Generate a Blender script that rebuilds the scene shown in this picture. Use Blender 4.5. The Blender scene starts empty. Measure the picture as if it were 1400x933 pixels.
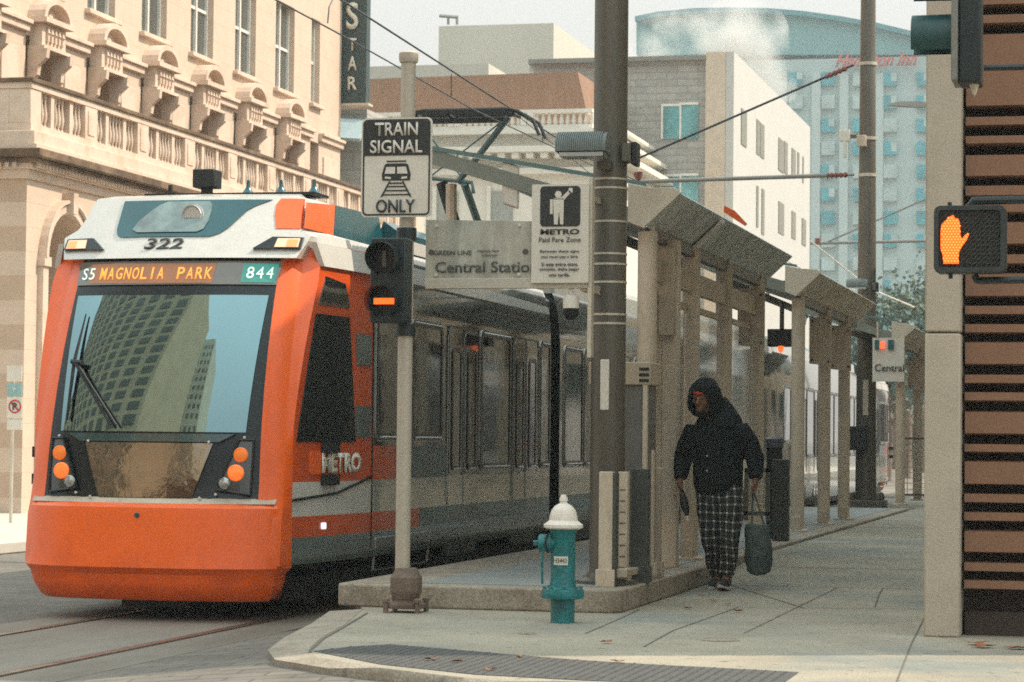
import bpy, bmesh, math, random
from mathutils import Vector, Matrix, noise
random.seed(7)
R = math.radians; PI = math.pi
C = bpy.data.collections.new('scene_objects'); bpy.context.scene.collection.children.link(C)
S = bpy.context.scene
# ------------------------------------------------------------------ camera
FPX, CAMH = 3500.0, 1.28
yaw, pitch, roll = math.atan(845/3500), math.atan(134/3500), R(.6)
FW = Vector((-math.sin(yaw)*math.cos(pitch), math.cos(yaw)*math.cos(pitch), math.sin(pitch)))
r0 = Vector((math.cos(yaw), math.sin(yaw), 0)); u0 = r0.cross(FW)
RT = r0*math.cos(roll)+u0*math.sin(roll); UP = u0*math.cos(roll)-r0*math.sin(roll)
cam = bpy.data.cameras.new('camera'); co = bpy.data.objects.new('camera', cam); C.objects.link(co)
m3 = Matrix((RT, UP, -FW)).transposed()
co.matrix_world = Matrix.Translation((0, 0, CAMH)) @ m3.to_4x4()
cam.sensor_width = 36; cam.lens = FPX/1400*36; cam.clip_start = .1; cam.clip_end = 3000
cam.dof.use_dof = True; cam.dof.focus_distance = 20; cam.dof.aperture_fstop = 9
S.camera = co
# ------------------------------------------------------------------ light
SUN_EL, SUN_AZ = R(47), R(68)      # azimuth clockwise from +Y
w = bpy.data.worlds.new('World'); S.world = w; w.use_nodes = True
nt = w.node_tree; nt.nodes.clear()
out = nt.nodes.new('ShaderNodeOutputWorld'); bg = nt.nodes.new('ShaderNodeBackground')
sky = nt.nodes.new('ShaderNodeTexSky'); sky.sky_type = 'NISHITA'; sky.sun_disc = False
sky.sun_elevation = SUN_EL; sky.sun_rotation = SUN_AZ; sky.dust_density = 4; sky.air_density = 1.2; sky.ozone_density = 1
mx = nt.nodes.new('ShaderNodeMix'); mx.data_type = 'RGBA'; mx.inputs[0].default_value = .8
# thin pale cloud veil over the sky, as under any veil the zenith is brighter than the horizon
tcs = nt.nodes.new('ShaderNodeTexCoord'); sps = nt.nodes.new('ShaderNodeSeparateXYZ'); nt.links.new(tcs.outputs['Generated'], sps.inputs[0])
mrs = nt.nodes.new('ShaderNodeMapRange'); mrs.inputs[1].default_value = .12; mrs.inputs[2].default_value = .8; mrs.inputs[3].default_value = 0; mrs.inputs[4].default_value = 1; nt.links.new(sps.outputs[2], mrs.inputs[0])
vm = nt.nodes.new('ShaderNodeMix'); vm.data_type = 'RGBA'; vm.inputs[6].default_value = (5.1, 4.75, 4.4, 1); vm.inputs[7].default_value = (11.6, 13.4, 13.3, 1)
nt.links.new(mrs.outputs[0], vm.inputs[0]); nt.links.new(vm.outputs[2], mx.inputs[7])
nt.links.new(sky.outputs[0], mx.inputs[6]); nt.links.new(mx.outputs[2], bg.inputs[0])
bg.inputs[1].default_value = .1; nt.links.new(bg.outputs[0], out.inputs[0])
sl = bpy.data.lights.new('sun', 'SUN'); sl.energy = 3.1; sl.angle = R(.6); sl.color = (1, .86, .71)
so = bpy.data.objects.new('sun', sl); C.objects.link(so)
sd = Vector((math.sin(SUN_AZ)*math.cos(SUN_EL), math.cos(SUN_AZ)*math.cos(SUN_EL), math.sin(SUN_EL)))
so.rotation_euler = sd.to_track_quat('Z', 'Y').to_euler(); so.location = (30, 20, 60)
S.view_settings.view_transform = 'Standard'; S.view_settings.look = 'None'
S.view_settings.exposure = 0.75; S.view_settings.gamma = 1
S.render.engine = 'CYCLES'; S.cycles.max_bounces = 6; S.cycles.volume_bounces = 1
S.cycles.use_denoising = False; S.cycles.filter_width = 1.7

# ------------------------------------------------------------------ pixel (1400 wide) to world helpers
def ray(x, y): return FW + RT*((x-700)/FPX) - UP*((y-466.5)/FPX)
O = Vector((0, 0, CAMH))
def G(x, y, z=0.):
    r = ray(x, y); return O + r*((z-CAMH)/r.z)
def AY(x, y, Y):
    r = ray(x, y); return O + r*(Y/r.y)
def AX(x, y, X):
    r = ray(x, y); return O + r*(X/r.x)

# ------------------------------------------------------------------ materials
MC = {}
def mat(name, col, rough=.6, metal=0., var=.12, scale=3., bump=0., bscale=40., coat=0., emit=None, es=1., spec=.5, grime_or_shade=None, gscale=1.2, gfac=.5, trans=0., stretch=None, fine=.1, spots=0.):
    if name in MC: return MC[name]
    m = bpy.data.materials.new(name); m.use_nodes = True; t = m.node_tree; N = t.nodes; L = t.links
    b = N['Principled BSDF']
    b.inputs['Roughness'].default_value = rough; b.inputs['Metallic'].default_value = metal
    b.inputs['Specular IOR Level'].default_value = spec
    b.inputs['Coat Weight'].default_value = coat; b.inputs['Coat Roughness'].default_value = .05
    tc = N.new('ShaderNodeTexCoord'); src = tc.outputs['Object']
    if stretch:
        mp = N.new('ShaderNodeMapping'); mp.inputs['Scale'].default_value = stretch; L.new(src, mp.inputs[0]); src = mp.outputs[0]
    c4 = (*col, 1)
    n1 = N.new('ShaderNodeTexNoise'); n1.inputs['Scale'].default_value = scale; n1.inputs['Detail'].default_value = 8; n1.inputs['Roughness'].default_value = .65; L.new(src, n1.inputs[0])
    rp = N.new('ShaderNodeMapRange'); rp.inputs[1].default_value = .3; rp.inputs[2].default_value = .7; rp.inputs[3].default_value = 1-var; rp.inputs[4].default_value = 1+var; L.new(n1.outputs[0], rp.inputs[0])
    mu = N.new('ShaderNodeMix'); mu.data_type = 'RGBA'; mu.blend_type = 'MULTIPLY'; mu.inputs[0].default_value = 1; mu.inputs[6].default_value = c4
    nf = N.new('ShaderNodeTexNoise'); nf.inputs['Scale'].default_value = 75; nf.inputs['Detail'].default_value = 2; L.new(src, nf.inputs[0])
    rf = N.new('ShaderNodeMapRange'); rf.inputs[1].default_value = .3; rf.inputs[2].default_value = .7; rf.inputs[3].default_value = 1-fine; rf.inputs[4].default_value = 1+fine; L.new(nf.outputs[0], rf.inputs[0])
    mm = N.new('ShaderNodeMath'); mm.operation = 'MULTIPLY'; L.new(rp.outputs[0], mm.inputs[0]); L.new(rf.outputs[0], mm.inputs[1])
    L.new(mm.outputs[0], mu.inputs[7]); o = mu.outputs[2]
    if grime_or_shade:
        n2 = N.new('ShaderNodeTexNoise'); n2.inputs['Scale'].default_value = gscale; n2.inputs['Detail'].default_value = 10; n2.inputs['Roughness'].default_value = .7; L.new(src, n2.inputs[0])
        r2 = N.new('ShaderNodeMapRange'); r2.inputs[1].default_value = .5; r2.inputs[2].default_value = .68; r2.inputs[3].default_value = 0; r2.inputs[4].default_value = gfac; L.new(n2.outputs[0], r2.inputs[0])
        mg = N.new('ShaderNodeMix'); mg.data_type = 'RGBA'; L.new(r2.outputs[0], mg.inputs[0]); L.new(o, mg.inputs[6]); mg.inputs[7].default_value = (*grime_or_shade, 1); o = mg.outputs[2]
    if spots:
        n4 = N.new('ShaderNodeTexNoise'); n4.inputs['Scale'].default_value = 9; n4.inputs['Detail'].default_value = 4; L.new(src, n4.inputs[0])
        r4 = N.new('ShaderNodeMapRange'); r4.inputs[1].default_value = .62; r4.inputs[2].default_value = .70; r4.inputs[3].default_value = 0; r4.inputs[4].default_value = spots; L.new(n4.outputs[0], r4.inputs[0])
        m4 = N.new('ShaderNodeMix'); m4.data_type = 'RGBA'; L.new(r4.outputs[0], m4.inputs[0]); L.new(o, m4.inputs[6]); m4.inputs[7].default_value = (.06,.06,.052,1); o = m4.outputs[2]
    L.new(o, b.inputs['Base Color'])
    if bump:
        n3 = N.new('ShaderNodeTexNoise'); n3.inputs['Scale'].default_value = bscale; n3.inputs['Detail'].default_value = 6; L.new(src, n3.inputs[0])
        bp = N.new('ShaderNodeBump'); bp.inputs['Strength'].default_value = bump; bp.inputs['Distance'].default_value = .02; L.new(n3.outputs[0], bp.inputs['Height']); L.new(bp.outputs[0], b.inputs['Normal'])
        if coat: L.new(bp.outputs[0], b.inputs['Coat Normal'])
    if emit:
        b.inputs['Emission Color'].default_value = (*emit, 1); b.inputs['Emission Strength'].default_value = es
    if trans: b.inputs['Transmission Weight'].default_value = trans
    MC[name] = m; return m
def brick(name, c1, c2, cm, bw, bh, mort=.01, rough=.8, bump=.4, axes='XZ', var=.15, gr=None):
    m = mat(name, c1, rough); t = m.node_tree; N = t.nodes; L = t.links; b = N['Principled BSDF']
    tc = N.new('ShaderNodeTexCoord'); se = N.new('ShaderNodeSeparateXYZ'); cb = N.new('ShaderNodeCombineXYZ'); L.new(tc.outputs['Object'], se.inputs[0])
    L.new(se.outputs[axes[0]], cb.inputs[0]); L.new(se.outputs[axes[1]], cb.inputs[1])
    br = N.new('ShaderNodeTexBrick'); br.inputs['Scale'].default_value = 1; br.inputs['Brick Width'].default_value = bw; br.inputs['Row Height'].default_value = bh
    br.inputs['Mortar Size'].default_value = mort; br.inputs['Color1'].default_value = (*c1, 1); br.inputs['Color2'].default_value = (*c2, 1); br.inputs['Mortar'].default_value = (*cm, 1)
    L.new(cb.outputs[0], br.inputs['Vector'])
    n1 = N.new('ShaderNodeTexNoise'); n1.inputs['Scale'].default_value = 2.2; n1.inputs['Detail'].default_value = 9; n1.inputs['Roughness'].default_value = .7; L.new(tc.outputs['Object'], n1.inputs[0])
    rp = N.new('ShaderNodeMapRange'); rp.inputs[1].default_value = .3; rp.inputs[2].default_value = .7; rp.inputs[3].default_value = 1-var; rp.inputs[4].default_value = 1+var; L.new(n1.outputs[0], rp.inputs[0])
    mu = N.new('ShaderNodeMix'); mu.data_type = 'RGBA'; mu.blend_type = 'MULTIPLY'; mu.inputs[0].default_value = 1; L.new(br.outputs[0], mu.inputs[6]); L.new(rp.outputs[0], mu.inputs[7])
    L.new(mu.outputs[2], b.inputs['Base Color'])
    bp = N.new('ShaderNodeBump'); bp.inputs['Strength'].default_value = bump; bp.inputs['Distance'].default_value = .01; bp.invert = True; L.new(br.outputs['Fac'], bp.inputs['Height']); L.new(bp.outputs[0], b.inputs['Normal'])
    return m

# ------------------------------------------------------------------ mesh builder
class MB:
    def __init__(s): s.v = []; s.f = []; s.mi = []; s.cur = 0
    def face(s, idx): s.f.append(idx); s.mi.append(s.cur)
    def add(s, vs, fs):
        n = len(s.v); s.v += [tuple(p) for p in vs]
        for f in fs: s.face(tuple(n+i for i in f))
        return s
    def box(s, x0, x1, y0, y1, z0, z1):
        return s.add([(x0,y0,z0),(x1,y0,z0),(x1,y1,z0),(x0,y1,z0),(x0,y0,z1),(x1,y0,z1),(x1,y1,z1),(x0,y1,z1)],
                     [(0,3,2,1),(4,5,6,7),(0,1,5,4),(1,2,6,5),(2,3,7,6),(3,0,4,7)])
    def prism(s, pts, d):           # closed outline pts (3D), extruded by vector d
        n = len(pts); d = Vector(d); a = [Vector(p) for p in pts]
        nrm = Vector((0,0,0))
        for i in range(n): nrm += a[i].cross(a[(i+1) % n])
        if nrm.dot(d) > 0: a.reverse()
        return s.add(a+[p+d for p in a], [tuple(range(n)), tuple(range(2*n-1, n-1, -1))]+[(i, i+n, (i+1) % n+n, (i+1) % n) for i in range(n)])
    def loft(s, rings, cap=True, closed=True):
        n = len(rings[0]); base = len(s.v)
        for r in rings: s.v += [tuple(p) for p in r]
        for k in range(len(rings)-1):
            for i in range(n if closed else n-1):
                a = base+k*n+i; b = base+k*n+(i+1) % n
                s.face((a, b, b+n, a+n))
        if cap:
            s.face(tuple(base+i for i in range(n-1, -1, -1))); s.face(tuple(base+(len(rings)-1)*n+i for i in range(n)))
        return s
    def tube(s, pts, r, n=8, cap=True):
        pts = [Vector(p) for p in pts]; rs = r if isinstance(r, (list, tuple)) else [r]*len(pts)
        rings = []; prev = None
        for i, p in enumerate(pts):
            d = (pts[min(i+1, len(pts)-1)]-pts[max(i-1, 0)]).normalized()
            if prev is None:
                u = d.cross(Vector((0,0,1)));
                if u.length < .05: u = d.cross(Vector((1,0,0)))
            else: u = prev - d*prev.dot(d)
            u.normalize(); prev = u; v = d.cross(u)
            rings.append([p+(u*math.cos(2*PI*k/n)+v*math.sin(2*PI*k/n))*rs[i] for k in range(n)])
        return s.loft(rings, cap)
    def lathe(s, prof, c=(0,0,0), n=24):      # prof: (r, z)
        return s.loft([[(c[0]+max(r,.0005)*math.cos(2*PI*k/n), c[1]+max(r,.0005)*math.sin(2*PI*k/n), c[2]+z) for k in range(n)] for r, z in prof])
    def build(s, name, m, parent=None, bevel=0., smooth=True, world=True, segs=2, ang=35):
        me = bpy.data.meshes.new(name); me.from_pydata(s.v, [], s.f)
        for k in (m if isinstance(m, (list, tuple)) else [m]): me.materials.append(k)
        if isinstance(m, (list, tuple)): me.polygons.foreach_set('material_index', s.mi)
        bm = bmesh.new(); bm.from_mesh(me); bmesh.ops.recalc_face_normals(bm, faces=bm.faces); bm.to_mesh(me); bm.free()
        me.update()
        if smooth:
            me.polygons.foreach_set('use_smooth', [True]*len(me.polygons)); me.set_sharp_from_angle(angle=R(ang))
        o = bpy.data.objects.new(name, me); C.objects.link(o)
        if parent is not None:
            o.parent = parent
            if world:
                L = Vector((0,0,0)); q = parent
                while q is not None: L += q.location; q = q.parent
                o.location = -L
        if bevel:
            b = o.modifiers.new('bevel', 'BEVEL'); b.width = bevel; b.segments = segs; b.limit_method = 'ANGLE'; b.angle_limit = R(40)
        return o
def thing(name, label, cat, loc=(0,0,0), group=None, rz=0.):
    o = bpy.data.objects.new(name, None); C.objects.link(o); o.location = loc; o.rotation_euler = (0,0,rz); o.empty_display_size = .2
    return tag(o, label, cat, group)
def tag(o, label=None, cat=None, group=None, kind=None):
    if label: o['label'] = label
    if cat: o['category'] = cat
    if group: o['group'] = group
    if kind: o['kind'] = kind
    return o
def children(o): return [c for c in C.objects if c.parent == o]
def copy_tree(o, parent=None):
    c = o.copy(); C.objects.link(c); c.parent = parent
    for ch in children(o):
        if ch is not c: copy_tree(ch, c)
    return c
def baked(o, name=None):          # apply modifiers
    dg = bpy.context.evaluated_depsgraph_get(); me = bpy.data.meshes.new_from_object(o.evaluated_get(dg)); o.modifiers.clear(); o.data = me; return o
FONTS = {}
def text(name, body, size, origin, right, up, m, parent, width=None, depth=.004, align='CENTER', bold=0., shear=0., world=True):
    """lettering as a real thin mesh; origin = centre of the text, right/up = its directions"""
    cu = bpy.data.curves.new(name, 'FONT'); cu.body = body; cu.size = 1; cu.extrude = 0; cu.offset = bold; cu.shear = shear; cu.align_x = align; cu.resolution_u = 4
    t = bpy.data.objects.new(name+'_tmp', cu); C.objects.link(t); dg = bpy.context.evaluated_depsgraph_get(); dg.update()
    me = bpy.data.meshes.new_from_object(t.evaluated_get(dg)); bpy.data.objects.remove(t)
    xs = [v.co.x for v in me.vertices]; ys = [v.co.y for v in me.vertices]
    if not xs: return None
    cx, cy = (max(xs)+min(xs))/2, (max(ys)+min(ys))/2; sy = size/(max(ys)-min(ys)); sx = (width/(max(xs)-min(xs))) if width else sy
    right = Vector(right).normalized(); up = Vector(up).normalized(); nn = right.cross(up); o0 = Vector(origin)
    bm = bmesh.new(); bm.from_mesh(me)
    for v in bm.verts: v.co = o0 + right*((v.co.x-cx)*sx)+up*((v.co.y-cy)*sy)
    bmesh.ops.recalc_face_normals(bm, faces=bm.faces)
    for f in bm.faces:
        if f.normal.dot(nn) < 0: f.normal_flip()
    bmesh.ops.solidify(bm, geom=bm.faces[:], thickness=-depth) if depth else None
    bm.to_mesh(me); bm.free(); me.materials.clear(); me.materials.append(m)
    o = bpy.data.objects.new(name, me); C.objects.link(o)
    if parent is not None:
        o.parent = parent
        if world:
            L = Vector((0,0,0)); q = parent
            while q is not None: L += q.location; q = q.parent
            o.location = -L
    return o
def rrect(x0, x1, z0, z1, r, n=4):
    p = []
    for cx, cz, a in ((x1-r, z1-r, 0), (x0+r, z1-r, 90), (x0+r, z0+r, 180), (x1-r, z0+r, 270)):
        for k in range(n+1): t = R(a+90*k/n); p.append((cx+r*math.cos(t), cz+r*math.sin(t)))
    return p
def pole(name, m, x, y, z0, z1, r, parent, n=20, r1=None):
    return MB().tube([(x,y,z0),(x,y,z1)], [r, r1 or r], n).build(name, m, parent)

# palette
steel = mat('galvanised_steel', (.58,.53,.43), .5, .35, .15, 5, .1, 60, grime_or_shade=(.16,.13,.1), gscale=2.5, gfac=.45)
beige = mat('beige_paint_steel', (.56,.47,.36), .55, 0, .12, 4, .08, 60, grime_or_shade=(.2,.15,.1), gscale=2.2, gfac=.4, stretch=(1,1,.35))
beige2 = mat('beige_panel', (.50,.42,.32), .5, .2, .15, 4, .05, 40, grime_or_shade=(.25,.2,.15), gscale=3, gfac=.5, stretch=(1,1,.3))
dkpole = mat('dark_bronze_paint', (.12,.11,.088), .42, .3, .2, 2.5, .08, 50, grime_or_shade=(.05,.04,.03), gscale=2, gfac=.5, stretch=(1,1,.2))
blackm = mat('black_plastic', (.008,.012,.013), .5, 0, .2, 6, .03, 50)
blackg = mat('black_signal_paint', (.008,.018,.02), .42, 0, .3, 6, .1, 40)
concrete = mat('pale_concrete', (.38,.33,.26), .85, 0, .14, 1.6, .25, 60, grime_or_shade=(.2,.165,.125), gscale=1.7, gfac=.5)
kerbc = mat('kerb_concrete', (.31,.265,.205), .85, 0, .18, 2.5, .35, 50, grime_or_shade=(.17,.12,.08), gscale=3.5, gfac=.65, fine=.3, spots=.5)
white = mat('white_paint', (.72,.69,.62), .45, 0, .06, 4)
signw = mat('sign_white', (.66,.62,.54), .5, 0, .05, 3, grime_or_shade=(.45,.4,.32), gscale=4, gfac=.3)
signk = mat('sign_black', (.02,.024,.024), .5, 0, .1, 6)

# ================================================================== SETTING
RZ = -.22
pav = brick('road_pavers', (.17,.15,.12), (.13,.115,.098), (.09,.075,.06), .42, .14, .012, .8, .5, 'XY', .28)
MB().add([(-1500,-700,RZ),(1500,-700,RZ),(1500,2500,RZ),(-1500,2500,RZ)], [(0,1,2,3)]).build('road', pav, smooth=False)['kind'] = 'structure'
# concrete track bed strips and rails
tb = mat('track_concrete', (.19,.165,.135), .85, 0, .2, 1.2, .3, 45, grime_or_shade=(.12,.095,.07), gscale=1.3, gfac=.6, stretch=(1,.25,1))
bed = MB()
for x0, x1 in ((-8.6,-8.22),(-8.08,-6.87),(-6.73,-6.3)): bed.box(x0, x1, -6, 160, RZ-.1, RZ+.006)
tag(bed.build('track_road', tb, bevel=0), kind='structure')
railm = mat('rail_steel', (.32,.27,.22), .35, .8, .2, 3, grime_or_shade=(.1,.06,.04), gscale=4, gfac=.5)
rl = MB()
for x in (-8.15, -6.80):
    rl.box(x-.035, x+.035, -6, 160, RZ-.05, RZ+.012)
    rl.box(x-.068, x-.036, -6, 160, RZ-.05, RZ-.03); rl.box(x+.036, x+.068, -6, 160, RZ-.05, RZ-.03)
tag(rl.build('rail_track', railm), kind='structure')
slab = mat('sidewalk_concrete', (.31,.275,.21), .85, 0, .2, 1.1, .4, 55, grime_or_shade=(.14,.18,.18), gscale=.45, gfac=.8, fine=.35, spots=.6)  # teal second tone is cool street shade painted into the concrete, spread by noise
inn = [(500,838),(470,855),(440,872),(424,886),(432,899),(520,914),(640,928),(800,945),(1100,975),(1450,985)]
outp = [(458,838),(425,853),(388,872),(366,889),(376,902),(450,914),(570,928),(720,948),(1080,985),(1450,1000)]
I = [G(x, y, 0) for x, y in inn]; Op = [G(x, y, -.03) for x, y in outp]
I[0].x = Op[0].x = -5.86; I[0] = Vector((-5.55, 18.35, 0)); Op[0] = Vector((-5.86, 18.5, -.03))
sw = [Vector((12, I[-1].y, 0)), Vector((12, 60, 0)), Vector((-5.86, 60, 0)), Vector((-5.86, 19.2, 0))]
mb = MB(); mb.prism([*I, *sw], (0,0,-.3)); tag(mb.build('sidewalk', slab, smooth=False), kind='structure')
kb = MB(); n = len(I)
Il = [p+Vector((0,0,.003)) for p in I]
kb.loft([[Il[i], Op[i], Op[i]-Vector((0,0,.25)), Il[i]-Vector((0,0,.28))] for i in range(n)])
ap = MB(); Ed = [Vector((-6.3, 18.7, RZ+.004))]+[Vector((-6.3, min(p.y, 18.3), RZ+.004)) for p in Op[1:-3]]+[Vector((-5.9,11.4,RZ+.004)),Vector((-5.0,10.6,RZ+.004)),Vector((-2,10.2,RZ+.004))]
ap.loft([[Op[i]-Vector((0,0,.035 if i > 2 else .12)), Ed[i]] for i in range(n)], cap=False, closed=False); tag(ap.build('road_apron_pavement', pav), kind='structure')
tag(kb.build('kerb', kerbc), kind='structure')
# platform: a low raised slab beside the track
pl = MB().prism([(-5.78,18.62,0),(-5.86,18.72,0),(-5.86,44,0),(-3.66,44,0),(-3.66,18.7,0),(-3.74,18.62,0)], (0,0,.17))
tag(pl.build('platform_pavement', kerbc, bevel=.015), kind='structure')
platm = mat('platform_top', (.23,.24,.225), .75, 0, .2, 1.5, .2, 50, grime_or_shade=(.18,.2,.2), gscale=1.2, gfac=.7)
tag(MB().box(-5.3,-3.9,18.95,43.8,.1,.174).build('platform_walkway', platm), kind='structure')
tact = mat('tactile_paving', (.085,.085,.08), .85, 0, .2, 8, .6, 160)
tp = [(428,890),(480,884),(535,881),(620,888),(700,895),(800,903),(900,909),(1000,914),(1092,919),(1072,933),(960,936),(800,930),(650,922),(520,908)]
tm = MB().prism([G(x, y, .004) for x, y in tp], (0,0,-.004))
poly = [G(x, y, .004) for x, y in tp]
def inside(px, py):
    c = False; j = len(poly)-1
    for i in range(len(poly)):
        a, b = poly[i], poly[j]
        if (a.y > py) != (b.y > py) and px < (b.x-a.x)*(py-a.y)/(b.y-a.y)+a.x: c = not c
        j = i
    return c
x0 = min(p.x for p in poly); x1 = max(p.x for p in poly); y0 = min(p.y for p in poly); y1 = max(p.y for p in poly)
yy = y0
while yy < y1:
    xx = x0
    while xx < x1:
        if inside(xx, yy) and inside(xx+.03, yy) and inside(xx, yy+.05):
            tm.add([(xx,yy,.004),(xx+.022,yy,.004),(xx+.022,yy+.022,.004),(xx,yy+.022,.004),(xx+.006,yy+.006,.010),(xx+.016,yy+.006,.010),(xx+.016,yy+.016,.010),(xx+.006,yy+.016,.010)], [(0,1,5,4),(1,2,6,5),(2,3,7,6),(3,0,4,7),(4,5,6,7)])
        xx += .06
    yy += .06
tag(tm.build('tactile_pavement', tact, smooth=False), kind='structure')
rp_ = MB().loft([[(-3.655,y,-.1),(-1.1,y,-.1),(-1.1,y,z),(-3.655,y,z)] for y, z in ((22.7,.002),(25.6,.13),(59.9,.13))]); tag(rp_.build('sidewalk_ramp_pavement', slab, smooth=False), kind='structure')
# joints and cracks
jm = mat('joint_dark', (.13,.115,.092), .95)
def strip(mb, pts, wd, z=.004):
    P = [G(x, y, z) for x, y in pts]
    for a, b in zip(P, P[1:]):
        d = (b-a); d.z = 0; d.normalize(); nn = Vector((-d.y, d.x, 0))*wd/2
        mb.add([a-nn, b-nn, b+nn, a+nn], [(0,1,2,3)])
jt = MB()
strip(jt, [(502,838),(472,856),(442,873),(425,888),(424,892)], .02); strip(jt, [(1266,746),(1240,760),(1216,790),(1202,812),(1196,830)], .012, .005)
strip(jt, [(1100,831),(1200,832),(1268,833)], .015, .0045); strip(jt, [(800,866),(838,850),(875,833)], .009); strip(jt, [(1268,836),(1246,880),(1225,935)], .009)
strip(jt, [(1000,800),(1075,824),(1100,832)], .012); strip(jt, [(1130,700),(1180,690)], .015); strip(jt, [(880,884),(920,862),(1010,830)], .01)
for Y in (24.5, 28, 31.5, 35, 38.5, 42, 45.5): zj = .134 if Y > 25.6 else .004+.13*max(0,(Y-22.7)/2.9); jt.add([(-3.6,Y,zj+.002),(-1.32,Y,zj+.002),(-1.32,Y+.02,zj+.002),(-3.6,Y+.02,zj+.002)], [(0,1,2,3)])
jt.add([(-2.5,17,.0055),(-2.492,17,.0055),(-2.492,22.6,.0055),(-2.5,22.6,.0055)], [(0,1,2,3)])
tag(jt.build('sidewalk_joint_road', jm, smooth=False), kind='structure')
mh = MB(); 
for (px, py, rr) in ((620,868,.07),(985,868,.11),(1210,703,.28)):
    c = G(px, py, 0); mh.lathe([(rr,.001),(rr,.008),(rr*.92,.010),(rr*.9,.006),(0,.006)], (c.x,c.y,0), 24)
for k, (px, py, rr) in enumerate(((720,867,.06),(985,876,.12))):
    c = G(px, py, 0); o = MB().lathe([(rr,-.02),(rr,.006),(rr*.9,.010),(rr*.88,.006),(.0,.007)], (0,0,0), 28).build('utility_cover', kerbc); o.location = (c.x, c.y, 0)
    tag(o, ['small round steel cover flush in pavement near the hydrant', 'larger round access cover flush in pavement ahead of the walking man'][k], 'utility cover')
# far left pavement in the sun
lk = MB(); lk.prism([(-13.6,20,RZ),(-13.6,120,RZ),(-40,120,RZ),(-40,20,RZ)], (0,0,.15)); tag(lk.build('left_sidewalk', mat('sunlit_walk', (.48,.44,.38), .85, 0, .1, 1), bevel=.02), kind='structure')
xr = MB(); xr.prism([(-40,60.02,RZ),(40,60.02,RZ),(40,64,RZ),(-40,64,RZ)], (0,0,.02)); 
tag(MB().box(-5.9,60,60,85,RZ,RZ+.004).build('cross_street_road', mat('cross_asphalt', (.40,.37,.33), .85, 0, .12, 1), smooth=False), kind='structure')
tag(MB().box(-6.0,60,85,140,RZ,-.05).build('far_sidewalk', mat('far_walk', (.40,.36,.3), .85, 0, .15, .5), smooth=False), kind='structure')

# ================================================================== TRAM
orange = mat('orange_tram_paint', (.90,.125,.008), .35, 0, .05, 3, .015, 9, coat=.15, grime_or_shade=(.55,.07,.01), gscale=2.2, gfac=.5)
orange2 = mat('orange_side_paint', (.62,.08,.01), .3, 0, .12, 3, .02, 4, coat=.2)
twhite = mat('tram_white', (.60,.58,.53), .3, 0, .05, 3, .01, 6, coat=.4, grime_or_shade=(.45,.42,.36), gscale=2, gfac=.3)
tgrey = mat('tram_side_grey', (.50,.50,.45), .10, .3, .1, 2, .03, 3, coat=.6)
tdark = mat('tram_side_dark', (.09,.11,.11), .08, .9, .15, 2, .05, 2.5, coat=.8)
tteal = mat('tram_teal', (.006,.075,.09), .25, .1, .15, 3, .02, 5, coat=.3)
tlow = mat('tram_lower_grey', (.13,.165,.155), .22, .2, .2, 2.5, .03, 4, coat=.6)
tband = mat('tram_window_band', (.17,.17,.155), .06, .85, .3, 3, .06, 2.2, coat=.4, fine=.03)
mask = mat('tram_black_mask', (.003,.008,.010), .3, 0, .2, 4, .01, 6, coat=.15, spec=.35)
tglass = mat('tram_glass', (.06,.08,.08), .03, 1., .2, 2, .10, 1.6, coat=.3, fine=0)
wglass = mat('windshield_glass', (.17,.275,.295), .015, 1., .03, 2, .018, 1.8, coat=.5, spec=1., fine=0)
chrome = mat('bright_trim', (.62,.64,.63), .3, .5, .05)
TX, TY = -7.72, 19.3
def yn(z):
    if 1.0 <= z <= 3.0: return .12+.07*(z-1)+.12*(z-1)**2
    P = [(0,.16),(.2,.10),(.42,.0),(.93,.05),(1.0,.12),(1.5,.26),(3.0,.74),(3.2,.86),(3.4,1.05)]
    for (a, b), (c, d) in zip(P, P[1:]):
        if z <= c: return b+(d-b)*(z-a)/(c-a)
    return P[-1][1]
def wf(z): return 1.10-.03*max(0, z-1)
def Ff(x, z, off=0.):
    q = abs(x)/wf(z); y = yn(z)+.10*q**2+.16*q**6
    return Vector((x, y-off, z))
def hw(y, z):
    b = 1.29-.175*(max(0., 2.2-y)/1.8)**1.6
    if z > 2.7: b -= .10*((z-2.7)/.5)**2
    if z < .5: b -= .04*(.5-z)/.3
    return b
def Fs(sd, y, z, off=0.): return Vector((sd*(hw(y, z)+off), y, z))
def T(p): return Vector(p)+Vector((TX, TY, RZ))
def patch(mb, fn, c, nu=6, nv=6, off=.006, th=.02):
    """c: four (a,z) corners bl, br, tr, tl on surface fn(a,z,off)"""
    top = []; bot = []
    for j in range(nv+1):
        v = j/nv; rt = []; rb = []
        for i in range(nu+1):
            u = i/nu
            a = (c[0][0]*(1-u)+c[1][0]*u)*(1-v)+(c[3][0]*(1-u)+c[2][0]*u)*v
            z = (c[0][1]*(1-u)+c[1][1]*u)*(1-v)+(c[3][1]*(1-u)+c[2][1]*u)*v
            rt.append(T(fn(a, z, off))); rb.append(T(fn(a, z, off-th)))
        top.append(rt); bot.append(rb)
    n = len(mb.v); W = nu+1; K = W*(nv+1)
    mb.v += [tuple(p) for r in top for p in r]+[tuple(p) for r in bot for p in r]
    for j in range(nv):
        for i in range(nu):
            a = n+j*W+i; mb.face((a, a+1, a+W+1, a+W))
    edge = [j for j in range(W)]+[W*j+nu for j in range(1, nv+1)]+[W*nv+i for i in range(nu-1, -1, -1)]+[W*j for j in range(nv-1, 0, -1)]
    for a, b in zip(edge, edge[1:]+edge[:1]): mb.face((n+a, n+K+a, n+K+b, n+b))
    return mb
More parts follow.
